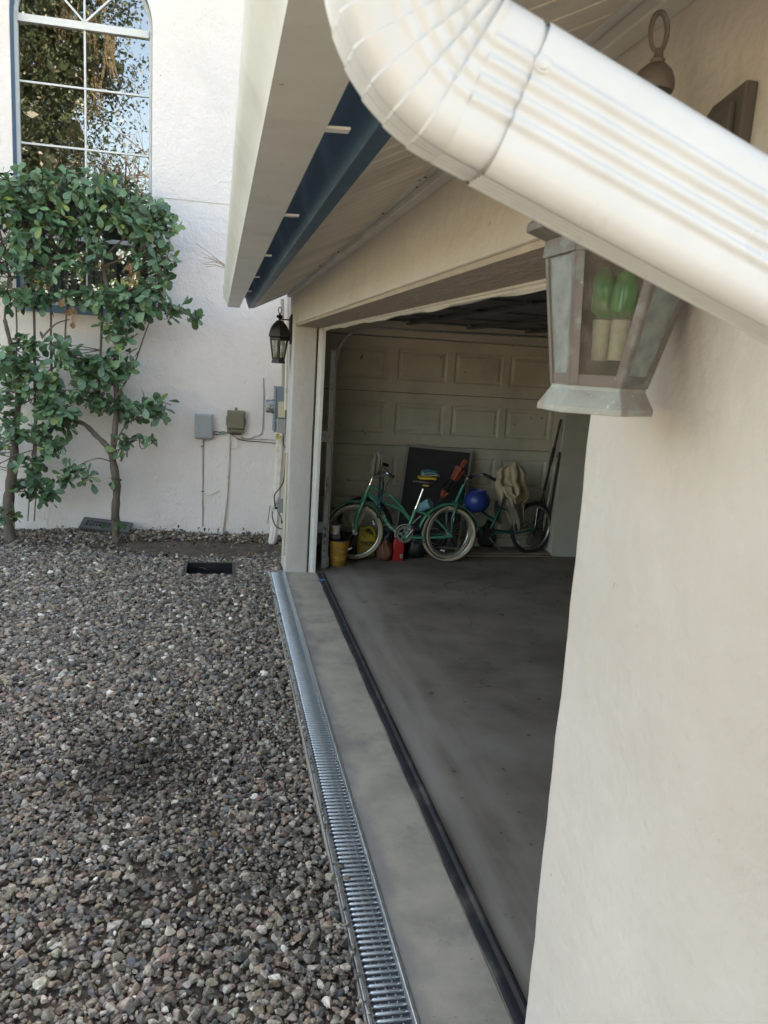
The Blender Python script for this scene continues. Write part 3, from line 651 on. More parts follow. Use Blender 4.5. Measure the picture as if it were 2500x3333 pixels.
# downspout: ribbed rectangular pipe with pleated elbow in the plane of the outlet
YF = .485                                           # front face
Wd, Dp = .0933, .058
Cb = ony(D(1154, -103), YF)[[0, 2]]; Rm_ = .0236+Wd/2
pa = ony(D(1193, 242), YF)[[0, 2]]; pb = ony(D(1659, 511), YF)[[0, 2]]
dirv = (pb-pa)/np.linalg.norm(pb-pa)               # slant direction in (x, z)
def ribs(u):   # outward relief of the front, u in [-.5,.5]; +u = inner/upper edge
    if -.36 < u < .38: return .0028*(0.5+0.5*math.cos(2*math.pi*(u+.36)/.185))-.0028
    return 0
def section(scale=1., relief=1., bulge=0.):
    pts = []; W2, D2 = Wd/2*scale, Dp/2*scale; rc = .016
    N = 64
    for i in range(N+1):                            # front face from +u to -u
        u = .5-i/N; x = u*2*(W2-rc); pts.append((x, -D2-ribs(u)*relief*-1+bulge*max(0, (.25-abs(u))*2)))
    def arc(cx, cy, a0, a1, n=7): return [(cx+rc*math.cos(R(a)), cy+rc*math.sin(R(a))) for a in np.linspace(a0, a1, n)]
    pts += arc(-W2+rc, -D2+rc, 270, 180)[1:]
    for i in range(1, 16):
        t = i/16; pts.append((-W2+.0022*(.5-.5*math.cos(2*math.pi*t*4))*relief, -D2+rc+t*(2*D2-2*rc)))
    pts += arc(-W2+rc, D2-rc, 180, 90); pts += arc(W2-rc, D2-rc, 90, 0); pts += arc(W2-rc, -D2+rc, 0, -90)[:-1]
    return pts
def place(sec, cx, cz, nx, nz, yc=YF+Dp/2):        # in-plane normal (nx,nz) is +u
    return [(cx+a*nx, yc+b, cz+a*nz) for a, b in sec]
spout = thing('downspout', 'large cream ribbed downspout with pleated elbow crossing close in front of the lantern', 'downspout', (Cb[0]-Rm_, YF, 2.1))
th1 = math.atan2(-dirv[0], dirv[1]) if False else None
# angle parameter: position = C + Rm*(cos t, sin t); t=180deg -> heading down; increases to the slant
nrm = np.array([-dirv[1], dirv[0]]);  nrm = nrm if nrm[1] > 0 else -nrm      # +u at the end of the bend (towards C)
t_end = math.atan2(-nrm[1], -nrm[0]) % (2*math.pi)
rows = []; sec1 = section()
npl = 8; t0 = math.pi-.15
for i in range(321):
    f = i/320; t = t0+(t_end-t0)*f; q = (f*npl) % 1.0
    n_ = (-math.cos(t), -math.sin(t))
    g = 1.0+.035*(1-q) if f < 1 else 1.0
    sec = section(1.0, .55)
    out = []
    for a, b in sec:
        inner = max(0, min(1, (a/Wd+.5)))             # pleats are deepest on the inner side
        k = (.0058*(1-q)*min(1, q/.03))*(.3+.7*inner)
        out.append((a*(1+.012*(1-q)), b-k if b < 0 else b+k))
    rows.append(place(out, Cb[0]+Rm_*math.cos(t), Cb[1]+Rm_*math.sin(t), *n_))
mb = MB(); mb.grid(rows, True); mb.build('elbow', M['pipe'], spout, smooth='all', weld=False)
pc = Cb+Rm_*np.array([math.cos(t_end), math.sin(t_end)])
mb = MB(); rows = []
for s_ in (-.002, .0, .010, .0225, .0240, .030): rows.append(place(section(1.012 if s_ < .0235 else .985, .9), *(pc+dirv*s_), *nrm))
mb.grid(rows, True); mb.build('elbow_collar', M['pipe'], spout, smooth='all', weld=False)
mb = MB(); rows = []
for s_ in (.0262, .0270, .2, .42): rows.append(place(section(1.03), *(pc+dirv*s_), *nrm))
mb.grid(rows, True); mb.build('pipe', M['pipe'], spout, smooth='all', weld=False)
# the pipe carries on round the end of the wall, where a second elbow turns it down to the ground
pe = pc+dirv*.42; Wq = Wd/2*1.045
C2 = pe-nrm*(Wq+.025); rows = []; a0 = math.atan2(nrm[1], nrm[0])
for f in np.linspace(0, 1, 12):
    t = a0*(1-f); rows.append(place(section(1.045), C2[0]+(Wq+.025)*math.cos(t), C2[1]+(Wq+.025)*math.sin(t), math.cos(t), math.sin(t)))
rows.append(place(section(1.045), C2[0]+Wq+.025, .0, 1, 0)); mb = MB(); mb.grid(rows, True); mb.build('pipe', M['pipe'], spout, smooth='all', weld=False)
mb = MB(); rows = []
for z in (2.262, Cb[1]+.03): rows.append(place(section(1.0), Cb[0]-Rm_*math.cos(.15), z if z > 2.2 else Cb[1]+Rm_*math.sin(.15)+.004, 1, 0))
mb.grid(rows, True); mb.build('outlet', M['pipe'], spout, smooth='all', weld=False)
sp = ony(c8(265, 328), YF-.0025); mb = MB(); mb.lathe([(.0056, .004), (.0054, -.0006), (.0040, -.0010), (.0037, -.0022), (.0026, -.0028), (.0005, -.0029)], sp, (0, 1, 0), 12); mb.build('screw', M['pipe'], spout, smooth=True)

# ================================================================== LANTERNS
def hexring(c, r, z, tilt=0): return [(c[0]+r*math.cos(R(30+60*k))+tilt*(z-c[2]), c[1]+r*math.sin(R(30+60*k)), z) for k in range(6)]
def lantern(name, label, c, mb_dark, mb_base, glassA, glassB, S, near):
    """six sided wall lantern; c = centre of the bottom, S = sizes"""
    t = thing(name, label, 'lantern', c, group='wall lanterns beside the garage door')
    tl = S['tilt']; z = c[2]
    def ring(r, h): return hexring(c, r, z+h, tl)
    b = MB(); b.grid([ring(S['rb'], 0), ring(S['rb'], .008), ring(S['r0']*1.03, .030), ring(S['r0']*1.02, .036), ring(S['r0']*.8, .036)], True)
    b.f.append(tuple(range(6))[::-1]); b.build('base', mb_base, t, bevel=.0015)
    fr = MB(); h0, h1 = .036, S['h']
    ra, rb = S['r0'], S['r1']
    A, B_ = ring(ra, h0), ring(rb, h1)
    for k in range(6): fr.tube([A[k], B_[k]], S['bar'], 6)
    Bt = ring(rb, h1-.022); At = ring(ra+(rb-ra)*.06, h0+.014)
    for k in range(6):
        for P, Q, z0_, z1_ in ((A, At, 0, 0), (Bt, B_, 0, 0)):
            p0, p1, q1, q0 = [np.array(v) for v in (P[k], P[(k+1) % 6], Q[(k+1) % 6], Q[k])]
            n_ = np.cross(p1-p0, q0-p0); n_ /= np.linalg.norm(n_)
            fr.prism([p0+n_*.002, p1+n_*.002, q1+n_*.002, q0+n_*.002], -n_*.004)
    # flat bars hugging each corner, as sheet strips
    for k in range(6):
        for s_ in (1, -1):
            a0, a1 = np.array(A[k]), np.array(A[(k+s_) % 6]); b0, b1 = np.array(B_[k]), np.array(B_[(k+s_) % 6]); w_ = S['strip']
            p = [a0, a0+(a1-a0)/np.linalg.norm(a1-a0)*w_, b0+(b1-b0)/np.linalg.norm(b1-b0)*w_, b0]
            n_ = np.cross(p[1]-p[0], p[3]-p[0]); n_ /= np.linalg.norm(n_); n_ *= s_
            fr.prism([q+n_*.003 for q in p], -n_*.0035)
    fr.build('frame', mb_dark, t)
    for k in range(6):
        g = MB(); q = [A[k], A[(k+1) % 6], B_[(k+1) % 6], B_[k]]; g.add(q, [(0, 1, 2, 3)])
        front = k in (3,) if near else True
        g.build('pane', glassA if front else (M['backglass'] if near and k in (0, 1, 5) else glassB), t, recalc=False)
    rf = MB(); rows = [ring(S['r1']*.98, h1-.001), ring(S['rim'], h1+.012), ring(S['rim'], h1+.022)]
    for f in np.linspace(0, 1, 7)[1:]: rows.append(ring((S['rim']-.016)*(1-f)**1.5+.016 if near else S['rim']*(.95-.72*f**1.9), h1+.022+S['roof']*(f if near else f**.8)))
    rf.grid(rows, True); rf.f.append(tuple(len(rows)*6-6+j for j in range(6))); rf.build('roof', mb_dark, t, bevel=.001)
    zt = h1+.022+S['roof']; top = np.array([c[0]+tl*zt, c[1], z+zt])
    fi = MB(); k_ = S['fin']; fi.lathe([(.012, -.006), (.0255, -.005), (.0265, 0), (.025, .010), (.020, .020), (.012, .027), (.0085, .029), (.0095, .033), (.006, .037), (.005, .046)] if near else [(.008*k_, -.002), (.010*k_, .006*k_), (.007*k_, .012*k_), (.024*k_, .020*k_), (.030*k_, .030*k_), (.024*k_, .041*k_), (.009*k_, .048*k_), (.006*k_, .058*k_)], top, (tl, 0, 1), 22)
    cc = top+np.array([.0, 0, (.042 if near else .058)*k_+S['loop']]); 
    fi.tube([cc+np.array([S['loop']*.55*math.cos(a), S['loop']*.1*math.cos(a), S['loop']*math.sin(a)]) for a in np.linspace(0, 2*math.pi, 20)[:-1]], S['loopr'], 6, True)
    fi.build('finial', mb_dark if not near else M['patina'], t, smooth=True)
    # arm and wall plate
    ar = MB(); az = z+zt+.004*k_
    ar.tube([top+np.array([0, 0, .01*k_]), (XW-.012, c[1], az+.006)] if not near else [top+np.array([0, 0, -.045]), top+np.array([.04, -.02, -.075]), (XW-.012, c[1]-.04, top[2]-.085)], .006, 8); ar.build('arm', mb_dark, t, smooth=True)
    pl = MB(); ph = S['plate']; pz = S['pz']; hwid = .048
    pts = [(-hwid, -ph), (hwid, -ph), (hwid, ph-.03), (hwid*.45, ph), (-hwid*.45, ph), (-hwid, ph-.03)]
    if near: pts = [(-hwid, -ph), (hwid, -ph), (hwid, ph-.035), (hwid*.35, ph-.012), (-hwid, ph)]
    pl.prism([(XW-.0005, c[1]+S['py']+a, pz+b_) for a, b_ in pts], (-.016, 0, 0)); pl.prism([(XW-.017, c[1]+S['py']+a*.72, pz+b_*.82) for a, b_ in pts], (-.008, 0, 0))
    pl.build('wall_plate', M['brown'] if near else mb_dark, t, bevel=.002)
    return t, top
c_n = (.4965, 1.0, 1.829)
t, top = lantern('wall_lantern', 'weathered copper wall lantern with green bulbs hanging close behind the downspout', c_n, M['patina'], M['patina_light'], M['lampglass'], M['frostglass'],
        dict(rb=.0765, r0=.061, r1=.100, h=.221, bar=.003, strip=.0085, rim=.130, roof=.167, fin=1.0, loop=.0225, loopr=.0034, tilt=.080, plate=.11, pz=2.118, py=-.05), True)
for (xa, ya), (xb, yb2), (xc, yc2), yd in (((556, 1855), (575, 1640), (590, 1370), 1.015), ((640, 1855), (668, 1640), (708, 1370), .985)):
    p0, p1, p2 = ony(c8(xa, ya), yd), ony(c8(xb, yb2), yd), ony(c8(xc, yc2), yd); ax = p2-p0; l1 = float(np.linalg.norm(p1-p0)); l2 = float(np.linalg.norm(p2-p1))
    mb = MB(); mb.lathe([(.0115, 0), (.0125, l1-.002)], p0, ax, 14); mb.build('candle_sleeve', M['candle'], t, smooth=True)
    mb = MB(); mb.lathe([(.010, 0), (.0145, .006), (.0165, l2*.12), (.0172, l2*.35), (.0165, l2*.6), (.0135, l2*.82), (.007, l2*.95), (.001, l2)], p1, p2-p1, 16); mb.build('bulb', M['bulb'], t, smooth=True)
c_f = (.505, 7.03, 1.806)
t, top = lantern('wall_lantern', 'small black wall lantern with clear panes on the far pillar by the utility boxes', c_f, M['bronze'], M['bronze'], M['lampglass'], M['lampglass'],
        dict(rb=.066, r0=.058, r1=.086, h=.215, bar=.004, strip=.007, rim=.100, roof=.125, fin=1.0, loop=.026, loopr=.004, tilt=.0, plate=.125, pz=2.10, py=.0), False)
for dx in (-.026, .026):
    b = np.array([c_f[0]+dx, c_f[1], c_f[2]+.045]); mb = MB(); mb.lathe([(.006, -.01), (.014, 0), (.011, .004), (.011, .055)], b, (0, 0, 1), 10); mb.build('candle_sleeve', M['candle'], t, smooth=True)

# ================================================================== DRAINS
td = thing('trench_drain', 'long shiny galvanised channel drain with slotted grating beside the gravel', 'drain', (.54, 3.9, 0))
mb = MB(); mb.box(.4640, .4765, .9, 6.84, -.10, .0035); mb.build('rail', M['galv'], td, bevel=.0015)
mb = MB(); mb.box(.6000, .6125, .9, 6.84, -.10, .0035); mb.build('rail', M['galv'], td, bevel=.0015)
mb = MB(); mb.box(.477, .5995, .9, 6.838, -.11, -.10); mb.box(.477, .5995, 6.828, 6.839, -.0995, .002); mb.build('channel', M['galv_dull'], td)
y = .95; k = 0; PIT_ = .0269
M['grate_gap'] = mat('grating_plate', (.14,.17,.18), (.09,.11,.12), 30, .42, metal=.8)
while y < 6.80:
    ye = min(y+PIT_*37, 6.822); mb = MB(); pl = MB(); nb = MB(); yy = y+PIT_/2
    mb.box(.4775, .4835, y+.001, ye-.001, -.012, -.002); mb.box(.5932, .5990, y+.001, ye-.001, -.012, -.002)
    while yy < ye-.008:
        # pressed bar with rounded back and ends
        rows = []
        for u, s_ in ((0, .3), (.04, .75), (.1, .92), (.9, .92), (.96, .75), (1, .3)):
            x = .4885+u*.100
            rows.append([(x, yy+.0056*s_*math.cos(a), -.010+.0105*s_*math.sin(a)) for a in np.linspace(0, math.pi, 7)])
        mb.grid(rows)
        pl.box(.484, .593, yy+.0082, yy+.0162, -.0135, -.0112)
        for x in (.4862, .5135, .540, .5665, .5905): mb.lathe([(.0026, -.011), (.0022, -.0065), (.0008, -.0052)], (x, yy+.0122+(.0 if x not in (.4862, .5905) else -.012), 0), (0,0,1), 6)
        yy += PIT_
    o = mb.build('grate', M['galv'], td, smooth=True, recalc=False); pl.build('plate', M['grate_gap'], o)
    y = ye; k += 1
# rubber threshold seal and blue tape scrap
mb = MB(); rows = []
for y in np.linspace(.9, 6.76, 90):
    e = .002*math.sin(y*7)+.0015*math.sin(y*19)
    rows.append([(.8862+e, y, .0012), (.892+e, y, .006), (.905, y, .0085), (.921, y, .0085), (.925, y, .014), (.931, y, .0205), (.940, y, .0205), (.947, y, .012), (.952+e, y, .0014)])
mb.grid(rows); tag(mb.build('threshold_seal', M['rubber'], smooth=True, recalc=False), 'black rubber threshold strip running across the garage floor edge', 'door seal')
p = onz(cg(100, 1055), .010); q = onz(cg(150, 1040), .012)
mb = MB(); mb.grid([[(p[0]-.025, p[1]-.012, .013), (p[0]+.012, p[1]+.005, .012), (p[0]+.045, p[1]+.018, .016)], [(p[0]-.025, p[1]+.012, .014), (p[0]+.01, p[1]+.03, .022), (p[0]+.045, p[1]+.038, .017)]])
o = mb.build('tape_scrap', M['bluetape'], recalc=False); sm = o.modifiers.new('s', 'SOLIDIFY'); sm.thickness = .001
tag(o, 'torn scrap of blue tape stuck on the black threshold strip', 'tape')
# open catch basin in the gravel
cb = thing('catch_basin', 'open black plastic catch basin sunk in the gravel without its lid', 'drain basin', ((HX0+HX1)/2, (HY0+HY1)/2, -.02))
mb = MB(); a, b, c_, d = HX0-.03, HX1+.03, HY0-.03, HY1+.03
zt = -.012
for x0, x1, y0, y1 in ((a, HX0, c_, d), (HX1, b, c_, d), (HX0, HX1, c_, HY0), (HX0, HX1, HY1, d)): mb.box(x0, x1, y0, y1, zt-.06, zt+.004)
mb.build('rim', M['blackplastic'], cb, bevel=.002)
mb = MB(); g = .012
for x0, x1, y0, y1 in ((HX0-g, HX0, HY0-g, HY1+g), (HX1, HX1+g, HY0-g, HY1+g), (HX0, HX1, HY0-g, HY0), (HX0, HX1, HY1, HY1+g)): mb.box(x0, x1, y0, y1, -.4, zt-.061)
mb.box(HX0, HX1, HY0, HY1, -.41, -.4); mb.build('box', M['blackplastic'], cb)
# its grating, leaning beside the wall
B_ = onz(c2(772, 1352), .03); Dd = ony(c2(520, 1258), 8.38)
best = None
for za in np.linspace(.02, .14, 61):
    q = onz(c2(472, 1316), za); e = (B_-q)/np.linalg.norm(B_-q); v = abs(float(np.dot(Dd-q, e)))
    if q[1] < 8.36 and (best is None or v < best[0]): best = (v, q)
A = best[1]
lid = thing('drain_grating', 'black plastic drain grating lying tilted against the house wall base', 'drain grating', A)
ex = (B_-A)/np.linalg.norm(B_-A); W_ = np.linalg.norm(B_-A); ey = (Dd-A)-ex*np.dot(Dd-A, ex); Ln = np.linalg.norm(ey); ey /= Ln; ez = np.cross(ex, ey); T_ = .022
mb = MB()
def lb(u0, u1, v0, v1): mb.obox(A+ex*(u0+u1)/2+ey*(v0+v1)/2-ez*T_/2, ex*(u1-u0)/2, ey*(v1-v0)/2, ez*T_/2)
m_ = .05
lb(0, m_, 0, Ln); lb(W_-m_, W_, 0, Ln); lb(m_, W_-m_, 0, m_); lb(m_, W_-m_, Ln-m_, Ln); lb(m_, W_-m_, Ln*.48, Ln*.54)
n = 13; st = (W_-2*m_)/n
for i in range(n-1):
    u = m_+st*(i+1); lb(u-st*.22, u+st*.22, m_, Ln*.48); lb(u-st*.22, u+st*.22, Ln*.54, Ln-m_)
mb.build('grid', M['greyblack'], lid, bevel=.002)
mb = MB(); mb.obox(A+ex*W_/2+ey*Ln/2-ez*(T_+.006), ex*W_*.47, ey*Ln*.47, ez*.003); mb.build('slot_shade_sheet', M['dark'], lid)  # added dark sheet, paints the shade seen through the slots

# ================================================================== UTILITIES ON THE WALLS
def rect(cm, x0, y0, x1, y1, Y):
    a = ony(cm((x0+x1)/2, y1), Y); b = ony(cm((x0+x1)/2, y0), Y); l = ony(cm(x0, (y0+y1)/2), Y); r = ony(cm(x1, (y0+y1)/2), Y)
    return l[0], r[0], a[2], b[2]
x0, x1, z0, z1 = rect(c6, 88, 1035, 240, 1250, 8.32)
t = thing('cable_box', 'light grey plastic cable box on the house wall with two white wires below', 'utility box', ((x0+x1)/2, 8.4, z0))
mb = MB(); mb.box(x0+.005, x1-.005, 8.345, 8.399, z0, z1-.004); mb.build('back_box', M['greybox'], t, bevel=.004)
mb = MB(); xm = (x0+x1)/2
def pyr(mb, x0, x1, z0, z1, ya, yb, d):
    mb.grid([[(x0,ya,z0),(x1,ya,z0),(x1,ya,z1),(x0,ya,z1)], [(x0,yb+.012,z0),(x1,yb+.012,z0),(x1,yb+.012,z1),(x0,yb+.012,z1)], [(x0+d,yb,z0+d),(x1-d,yb,z0+d),(x1-d,yb,z1-d),(x0+d,yb,z1-d)]], True)
    mb.f.append(tuple(len(mb.v)-4+j for j in range(4)))
pyr(mb, x0-.002, x1+.002, z0+.006, z1, 8.3445, 8.315, .016); mb.build('cover', M['greybox'], t, bevel=.003)
mb = MB(); mb.lathe([(.010, 0), (.010, -.022), (.007, -.03)], (xm, 8.37, z0), n=10); mb.build('cable_gland', M['greybox'], t, smooth=True)
cb_bottom = np.array([xm, 8.37, z0-.03])
x0, x1, z0, z1 = rect(c6, 362, 1008, 512, 1195, 8.33)
t = thing('telephone_box', 'olive brown telephone box on the house wall beside the grey box', 'utility box', ((x0+x1)/2, 8.4, z0))
mb = MB(); mb.box(x0+.004, x1-.004, 8.35, 8.399, z0, z1); mb.box((x0+x1)/2-.012, (x0+x1)/2+.012, 8.39, 8.399, z1+.0003, z1+.03)
mb.box(x1-.0035, x1+.012, 8.36, 8.39, (z0+z1)/2-.03, (z0+z1)/2+.03); mb.box(x0-.010, x0+.0035, 8.37, 8.39, (z0+z1)/2-.04, (z0+z1)/2+.05); mb.build('back_box', M['olive'], t, bevel=.003)
mb = MB(); pyr(mb, x0-.001, x1+.001, z0+.035, z1-.002, 8.3497, 8.325, .014); mb.build('cover', M['olive'], t, bevel=.003)
mb = MB(); mb.box(x0+.05, x1-.025, 8.345, 8.396, z0-.02, z0-.0005); mb.build('cable_entry', M['blackplastic'], t, bevel=.004)
def wire(name, pts, r, m, label, cat, cm=c6, Y=8.39, extra=None):
    P = [ony(cm(*p[:2]), p[2] if len(p) > 2 else Y) for p in pts]
    Q = []
    for i in range(len(P)-1):                       # Catmull-Rom
        p0, p1, p2, p3 = P[max(i-1,0)], P[i], P[i+1], P[min(i+2,len(P)-1)]
        for u in np.linspace(0, 1, 6)[:-1]:
            Q.append(.5*((2*p1)+(-p0+p2)*u+(2*p0-5*p1+4*p2-p3)*u*u+(-p0+3*p1-3*p2+p3)*u**3))
    Q.append(P[-1]); mb = MB(); mb.tube(Q, r, 7); o = mb.build(name, m, smooth=True)
    return tag(o, label, cat)
wire('cable', [(152, 1265), (152, 1400), (152, 1690), (150, 1990)], .0042, M['cream_paint'], 'white wire running straight down the wall from the grey cable box to the gravel', 'cable')
wire('cable', [(163, 1268), (164, 1420), (158, 1690), (157, 1985)], .0035, M['greycord'], 'thin grey wire beside the white one under the grey cable box', 'cable', Y=8.392)
wire('cable', [(156, 1695), (175, 1715), (210, 1722), (255, 1705), (300, 1684)], .004, M['cream_paint'], 'short white wire stub curving off to the right low on the wall', 'cable')
for yy in (1305, 1690):
    p = ony(c6(155, yy), 8.388); mb = MB(); mb.obox(p, (.016, 0, 0), (0, .006, 0), (0, 0, .0035))
    tag(mb.build('cable_clip', M['bronze'], bevel=.001), 'small dark clip holding the wires %s on the wall' % ('just under the grey cable box' if yy < 1400 else 'where the stub branches off low'), 'clip')
wire('conduit', [(384, 1200), (376, 1440), (362, 1700), (340, 1900), (318, 2060)], .0115, M['cream_paint'], 'white painted conduit curving down the wall from under the brown telephone box', 'conduit', Y=8.383)
wire('cable', [(669, 728), (672, 800), (673, 900), (668, 1050), (663, 1170), (645, 1208), (600, 1225), (555, 1243), (500, 1240), (482, 1222)], .0042, M['greycord'], 'grey wire running up the wall above the telephone box to a dead end', 'cable')
wire('cable', [(395, 1205), (440, 1238), (520, 1248), (640, 1250), (778, 1256, 8.2)], .0042, M['greycord'], 'upper of two horizontal wires from the telephone box to the white pipe', 'cable', Y=8.388)
wire('cable', [(400, 1200), (450, 1245), (530, 1262), (640, 1270), (778, 1283, 8.2)], .0045, M['cord'], 'dark lower horizontal wire from the telephone box to the white pipe', 'cable', Y=8.384)
wire('cable', [(400, 1215), (430, 1232), (452, 1265), (452, 1300), (430, 1328), (392, 1332)], .004, M['cream_paint'], 'pale wire loop hanging under the brown telephone box', 'cable', Y=8.372)
wire('cable', [(243, 1190), (262, 1184), (285, 1186), (308, 1192)], .005, M['cord'], 'upper short black wire between the grey box and the green block', 'cable', Y=8.375)
wire('cable', [(243, 1200), (262, 1208), (285, 1206), (308, 1202)], .005, M['cord'], 'lower short black wire between the grey box and the green block', 'cable', Y=8.372)
p = ony(c6(325, 1196), 8.38); t = thing('grounding_block', 'tiny green connector block between the two wall boxes', 'connector', p)
mb = MB(); mb.box(p[0]-.022, p[0]+.022, 8.372, 8.399, p[2]-.016, p[2]+.020); mb.build('block', mat('green_enamel', (.05,.28,.16), (.35,.42,.36), 90, .5), t, bevel=.002)
mb = MB(); mb.tube([(p[0]+.022, 8.38, p[2]+.004), (p[0]+.06, 8.38, p[2]+.002), (p[0]+.10, 8.385, p[2]-.004)], .0055, 8); mb.build('connector', M['cord'], t, smooth=True)
# electric meter on the recessed garage wall, seen edge on
ym = 8.02
x0, x1, z0, z1 = rect(c6, 765, 806, 826, 1185, ym)
t = thing('electric_meter', 'grey electric meter box with round glass meter seen edge on in the corner', 'meter', (.69, ym, z0))
mb = MB(); mb.box(x0+.012, .689, ym, ym+.22, z0, z1); mb.build('meter_box', M['metergrey'], t, bevel=.004)
mb = MB(); mb.box(x0, x0+.0115, ym-.006, ym+.226, z0-.006, z1+.006); mb.build('cover', M['metergrey'], t, bevel=.003)
a = ony(c6(765, 972), ym+.11); b = ony(c6(690, 972), ym+.11); rr = abs(ony(c6(730, 915), ym+.11)[2]-ony(c6(730, 1030), ym+.11)[2])/2
mb = MB(); L_ = x0-b[0]; mb.lathe([(rr*1.06, 0), (rr*1.06, .018), (rr*.98, .019), (rr*.98, L_-.02), (rr*.92, L_-.004), (rr*.8, L_), (.001, L_)], (x0, ym+.11, a[2]), (-1, 0, 0), 28); mb.build('meter_glass', M['meterglass'], t, smooth=True)
mb = MB(); mb.lathe([(rr*.8, .001), (rr*.8, L_*.55), (rr*.5, L_*.7), (.001, L_*.7)], (x0, ym+.11, a[2]), (-1, 0, 0), 24); mb.build('dial', M['labelwhite'], t, smooth=True)
mb = MB()
for dz in (.35, -.05): mb.box(b[0]+.012, x0-.001, ym+.11-rr*1.0, ym+.11-rr*.93, a[2]+rr*dz-.004, a[2]+rr*dz+.004)
mb.build('strap', M['chrome'], t)
x0, x1, z0, z1 = rect(c6, 800, 935, 855, 1062, 7.9)
t = thing('junction_box', 'beige plastic box mounted just in front of the electric meter', 'utility box', (.66, 7.9, z0))
mb = MB(); mb.box(x0, x1, 7.9, 7.98, z0, z1); mb.box(x0-.006, x1+.003, 7.893, 7.8995, z0-.004, z1+.006); mb.build('box', M['beigebox'], t, bevel=.003)
x0, x1, z0, z1 = rect(c6, 787, 1076, 860, 1197, 7.86)
t = thing('disconnect_switch', 'grey electrical disconnect box right under the beige box', 'utility box', (.66, 7.86, z0))
mb = MB(); mb.box(x0, x1, 7.862, 7.96, z0, z1); mb.build('box', M['boxgrey'], t, bevel=.004)
mb = MB(); p = ony(c6(838, 1142), 7.862); mb.lathe([(.014, 0), (.014, .003), (.010, .0035)], p, (0, -1, 0), 14); mb.build('knockout', M['boxgrey'], t, smooth=True)
mb = MB(); p = ony(c6(772, 1090), 7.86); mb.obox(p, (.012, 0, .010), (0, .012, 0), (-.003, 0, .004)); mb.build('switch_handle', M['greybox'], t, bevel=.002)
mb = MB(); x0, x1, z0, z1 = rect(c6, 778, 1202, 806, 1248, 7.97); mb.box(x0, x1, 7.955, 7.962, z0, z1); tag(mb.build('warning_tag', mat('yellow_sticker', (.62,.52,.04), (.05,.05,.05), 60, .5, lo=.55, hi=.6)), 'small yellow warning sticker at the top of the white pipe', 'sticker')
# painted pipes
wire('drain_pipe', [(812, 1225), (808, 1400), (795, 1600), (778, 1850), (765, 2000), (750, 2090), (736, 2150)], .043, M['cream_paint'], 'thick cream painted pipe dropping from the meter into the gravel', 'pipe', Y=8.02)
wire('conduit', [(830, 60), (838, 400), (838, 700), (836, 930)], .016, mat('tan_conduit', (.42,.37,.30), (.36,.31,.25), 9, .6), 'tan conduit running up from the meter to the eave', 'conduit', Y=8.1)
wire('conduit', [(878, 50), (866, 500), (858, 1000)], .014, M['cream_paint'], 'cream conduit up the corner beside the tan one', 'conduit', Y=7.75)
P = [onx(c6(867, 1362), .597), onx(c6(862, 1700), .597), onx(c6(842, 2230), .597)]
mb = MB(); mb.tube(P, .0085, 8); tag(mb.build('conduit', M['yellowpipe'], smooth=True), 'thin yellowed conduit running down the edge of the far pillar', 'conduit')
wire('cable', [(838, 1200, 7.85), (840, 1290, 7.6), (855, 1320, 7.3), (868, 1345, 7.2)], .006, M['cord'], 'short dark wire from the grey disconnect to the yellowed conduit', 'cable')
wire('power_cord', [(858, 1365, 7.2), (855, 1480, 7.2), (838, 1610, 7.25), (800, 1672, 7.3), (765, 1720, 7.35), (765, 1780, 7.4), (772, 1820, 7.42)], .0058, M['cord'], 'black cord looping from the yellowed conduit to the low outlet box', 'cord')
wire('power_cord', [(745, 1860, 7.42), (748, 1920, 7.4), (770, 1975, 7.35), (810, 2005, 7.3), (838, 2006, 7.22)], .0058, M['cord'], 'black cord sagging below the low outlet box', 'cord')
wire('power_cord', [(800, 1870, 7.38), (818, 1910, 7.3), (822, 1960, 7.3), (835, 1938, 7.22)], .0045, M['cord'], 'small tangle of black cord under the low outlet box', 'cord')
wire('twig', [(727, 1808), (716, 1880), (706, 1960)], .004, M['bark'], 'thin dry stick leaning on the house wall by the pipe', 'stick', Y=8.3)
x0, x1, z0, z1 = rect(c6, 792, 1762, 840, 1872, 7.42)
t = thing('outlet_box', 'grey outdoor outlet box low beside the pillar with its cover open', 'outlet', ((x0+x1)/2, 7.42, z0))
mb = MB(); mb.box(x0, x1, 7.42, 7.50, z0, z1); mb.build('box', M['boxgrey'], t, bevel=.003)
a, b = ony(c6(800, 1748), 7.42), ony(c6(742, 1862), 7.42); d_ = (b-a); nn = np.array([-d_[2], 0, d_[0]]); nn /= np.linalg.norm(nn)
mb = MB(); mb.obox((a+b)/2+np.array([0, .04, 0]), d_/2, nn*.010, (0, .04, 0)); mb.build('cover', mat('pale_grey_cover', (.46,.45,.43), rough=.5), t, bevel=.003)
p = ony(c6(778, 1834), 7.42); mb = MB(); mb.lathe([(.012, 0), (.012, .03), (.007, .04)], p+np.array([.02, .02, 0]), (-1, 0, 0), 10); mb.build('plug', M['cord'], t, smooth=True)

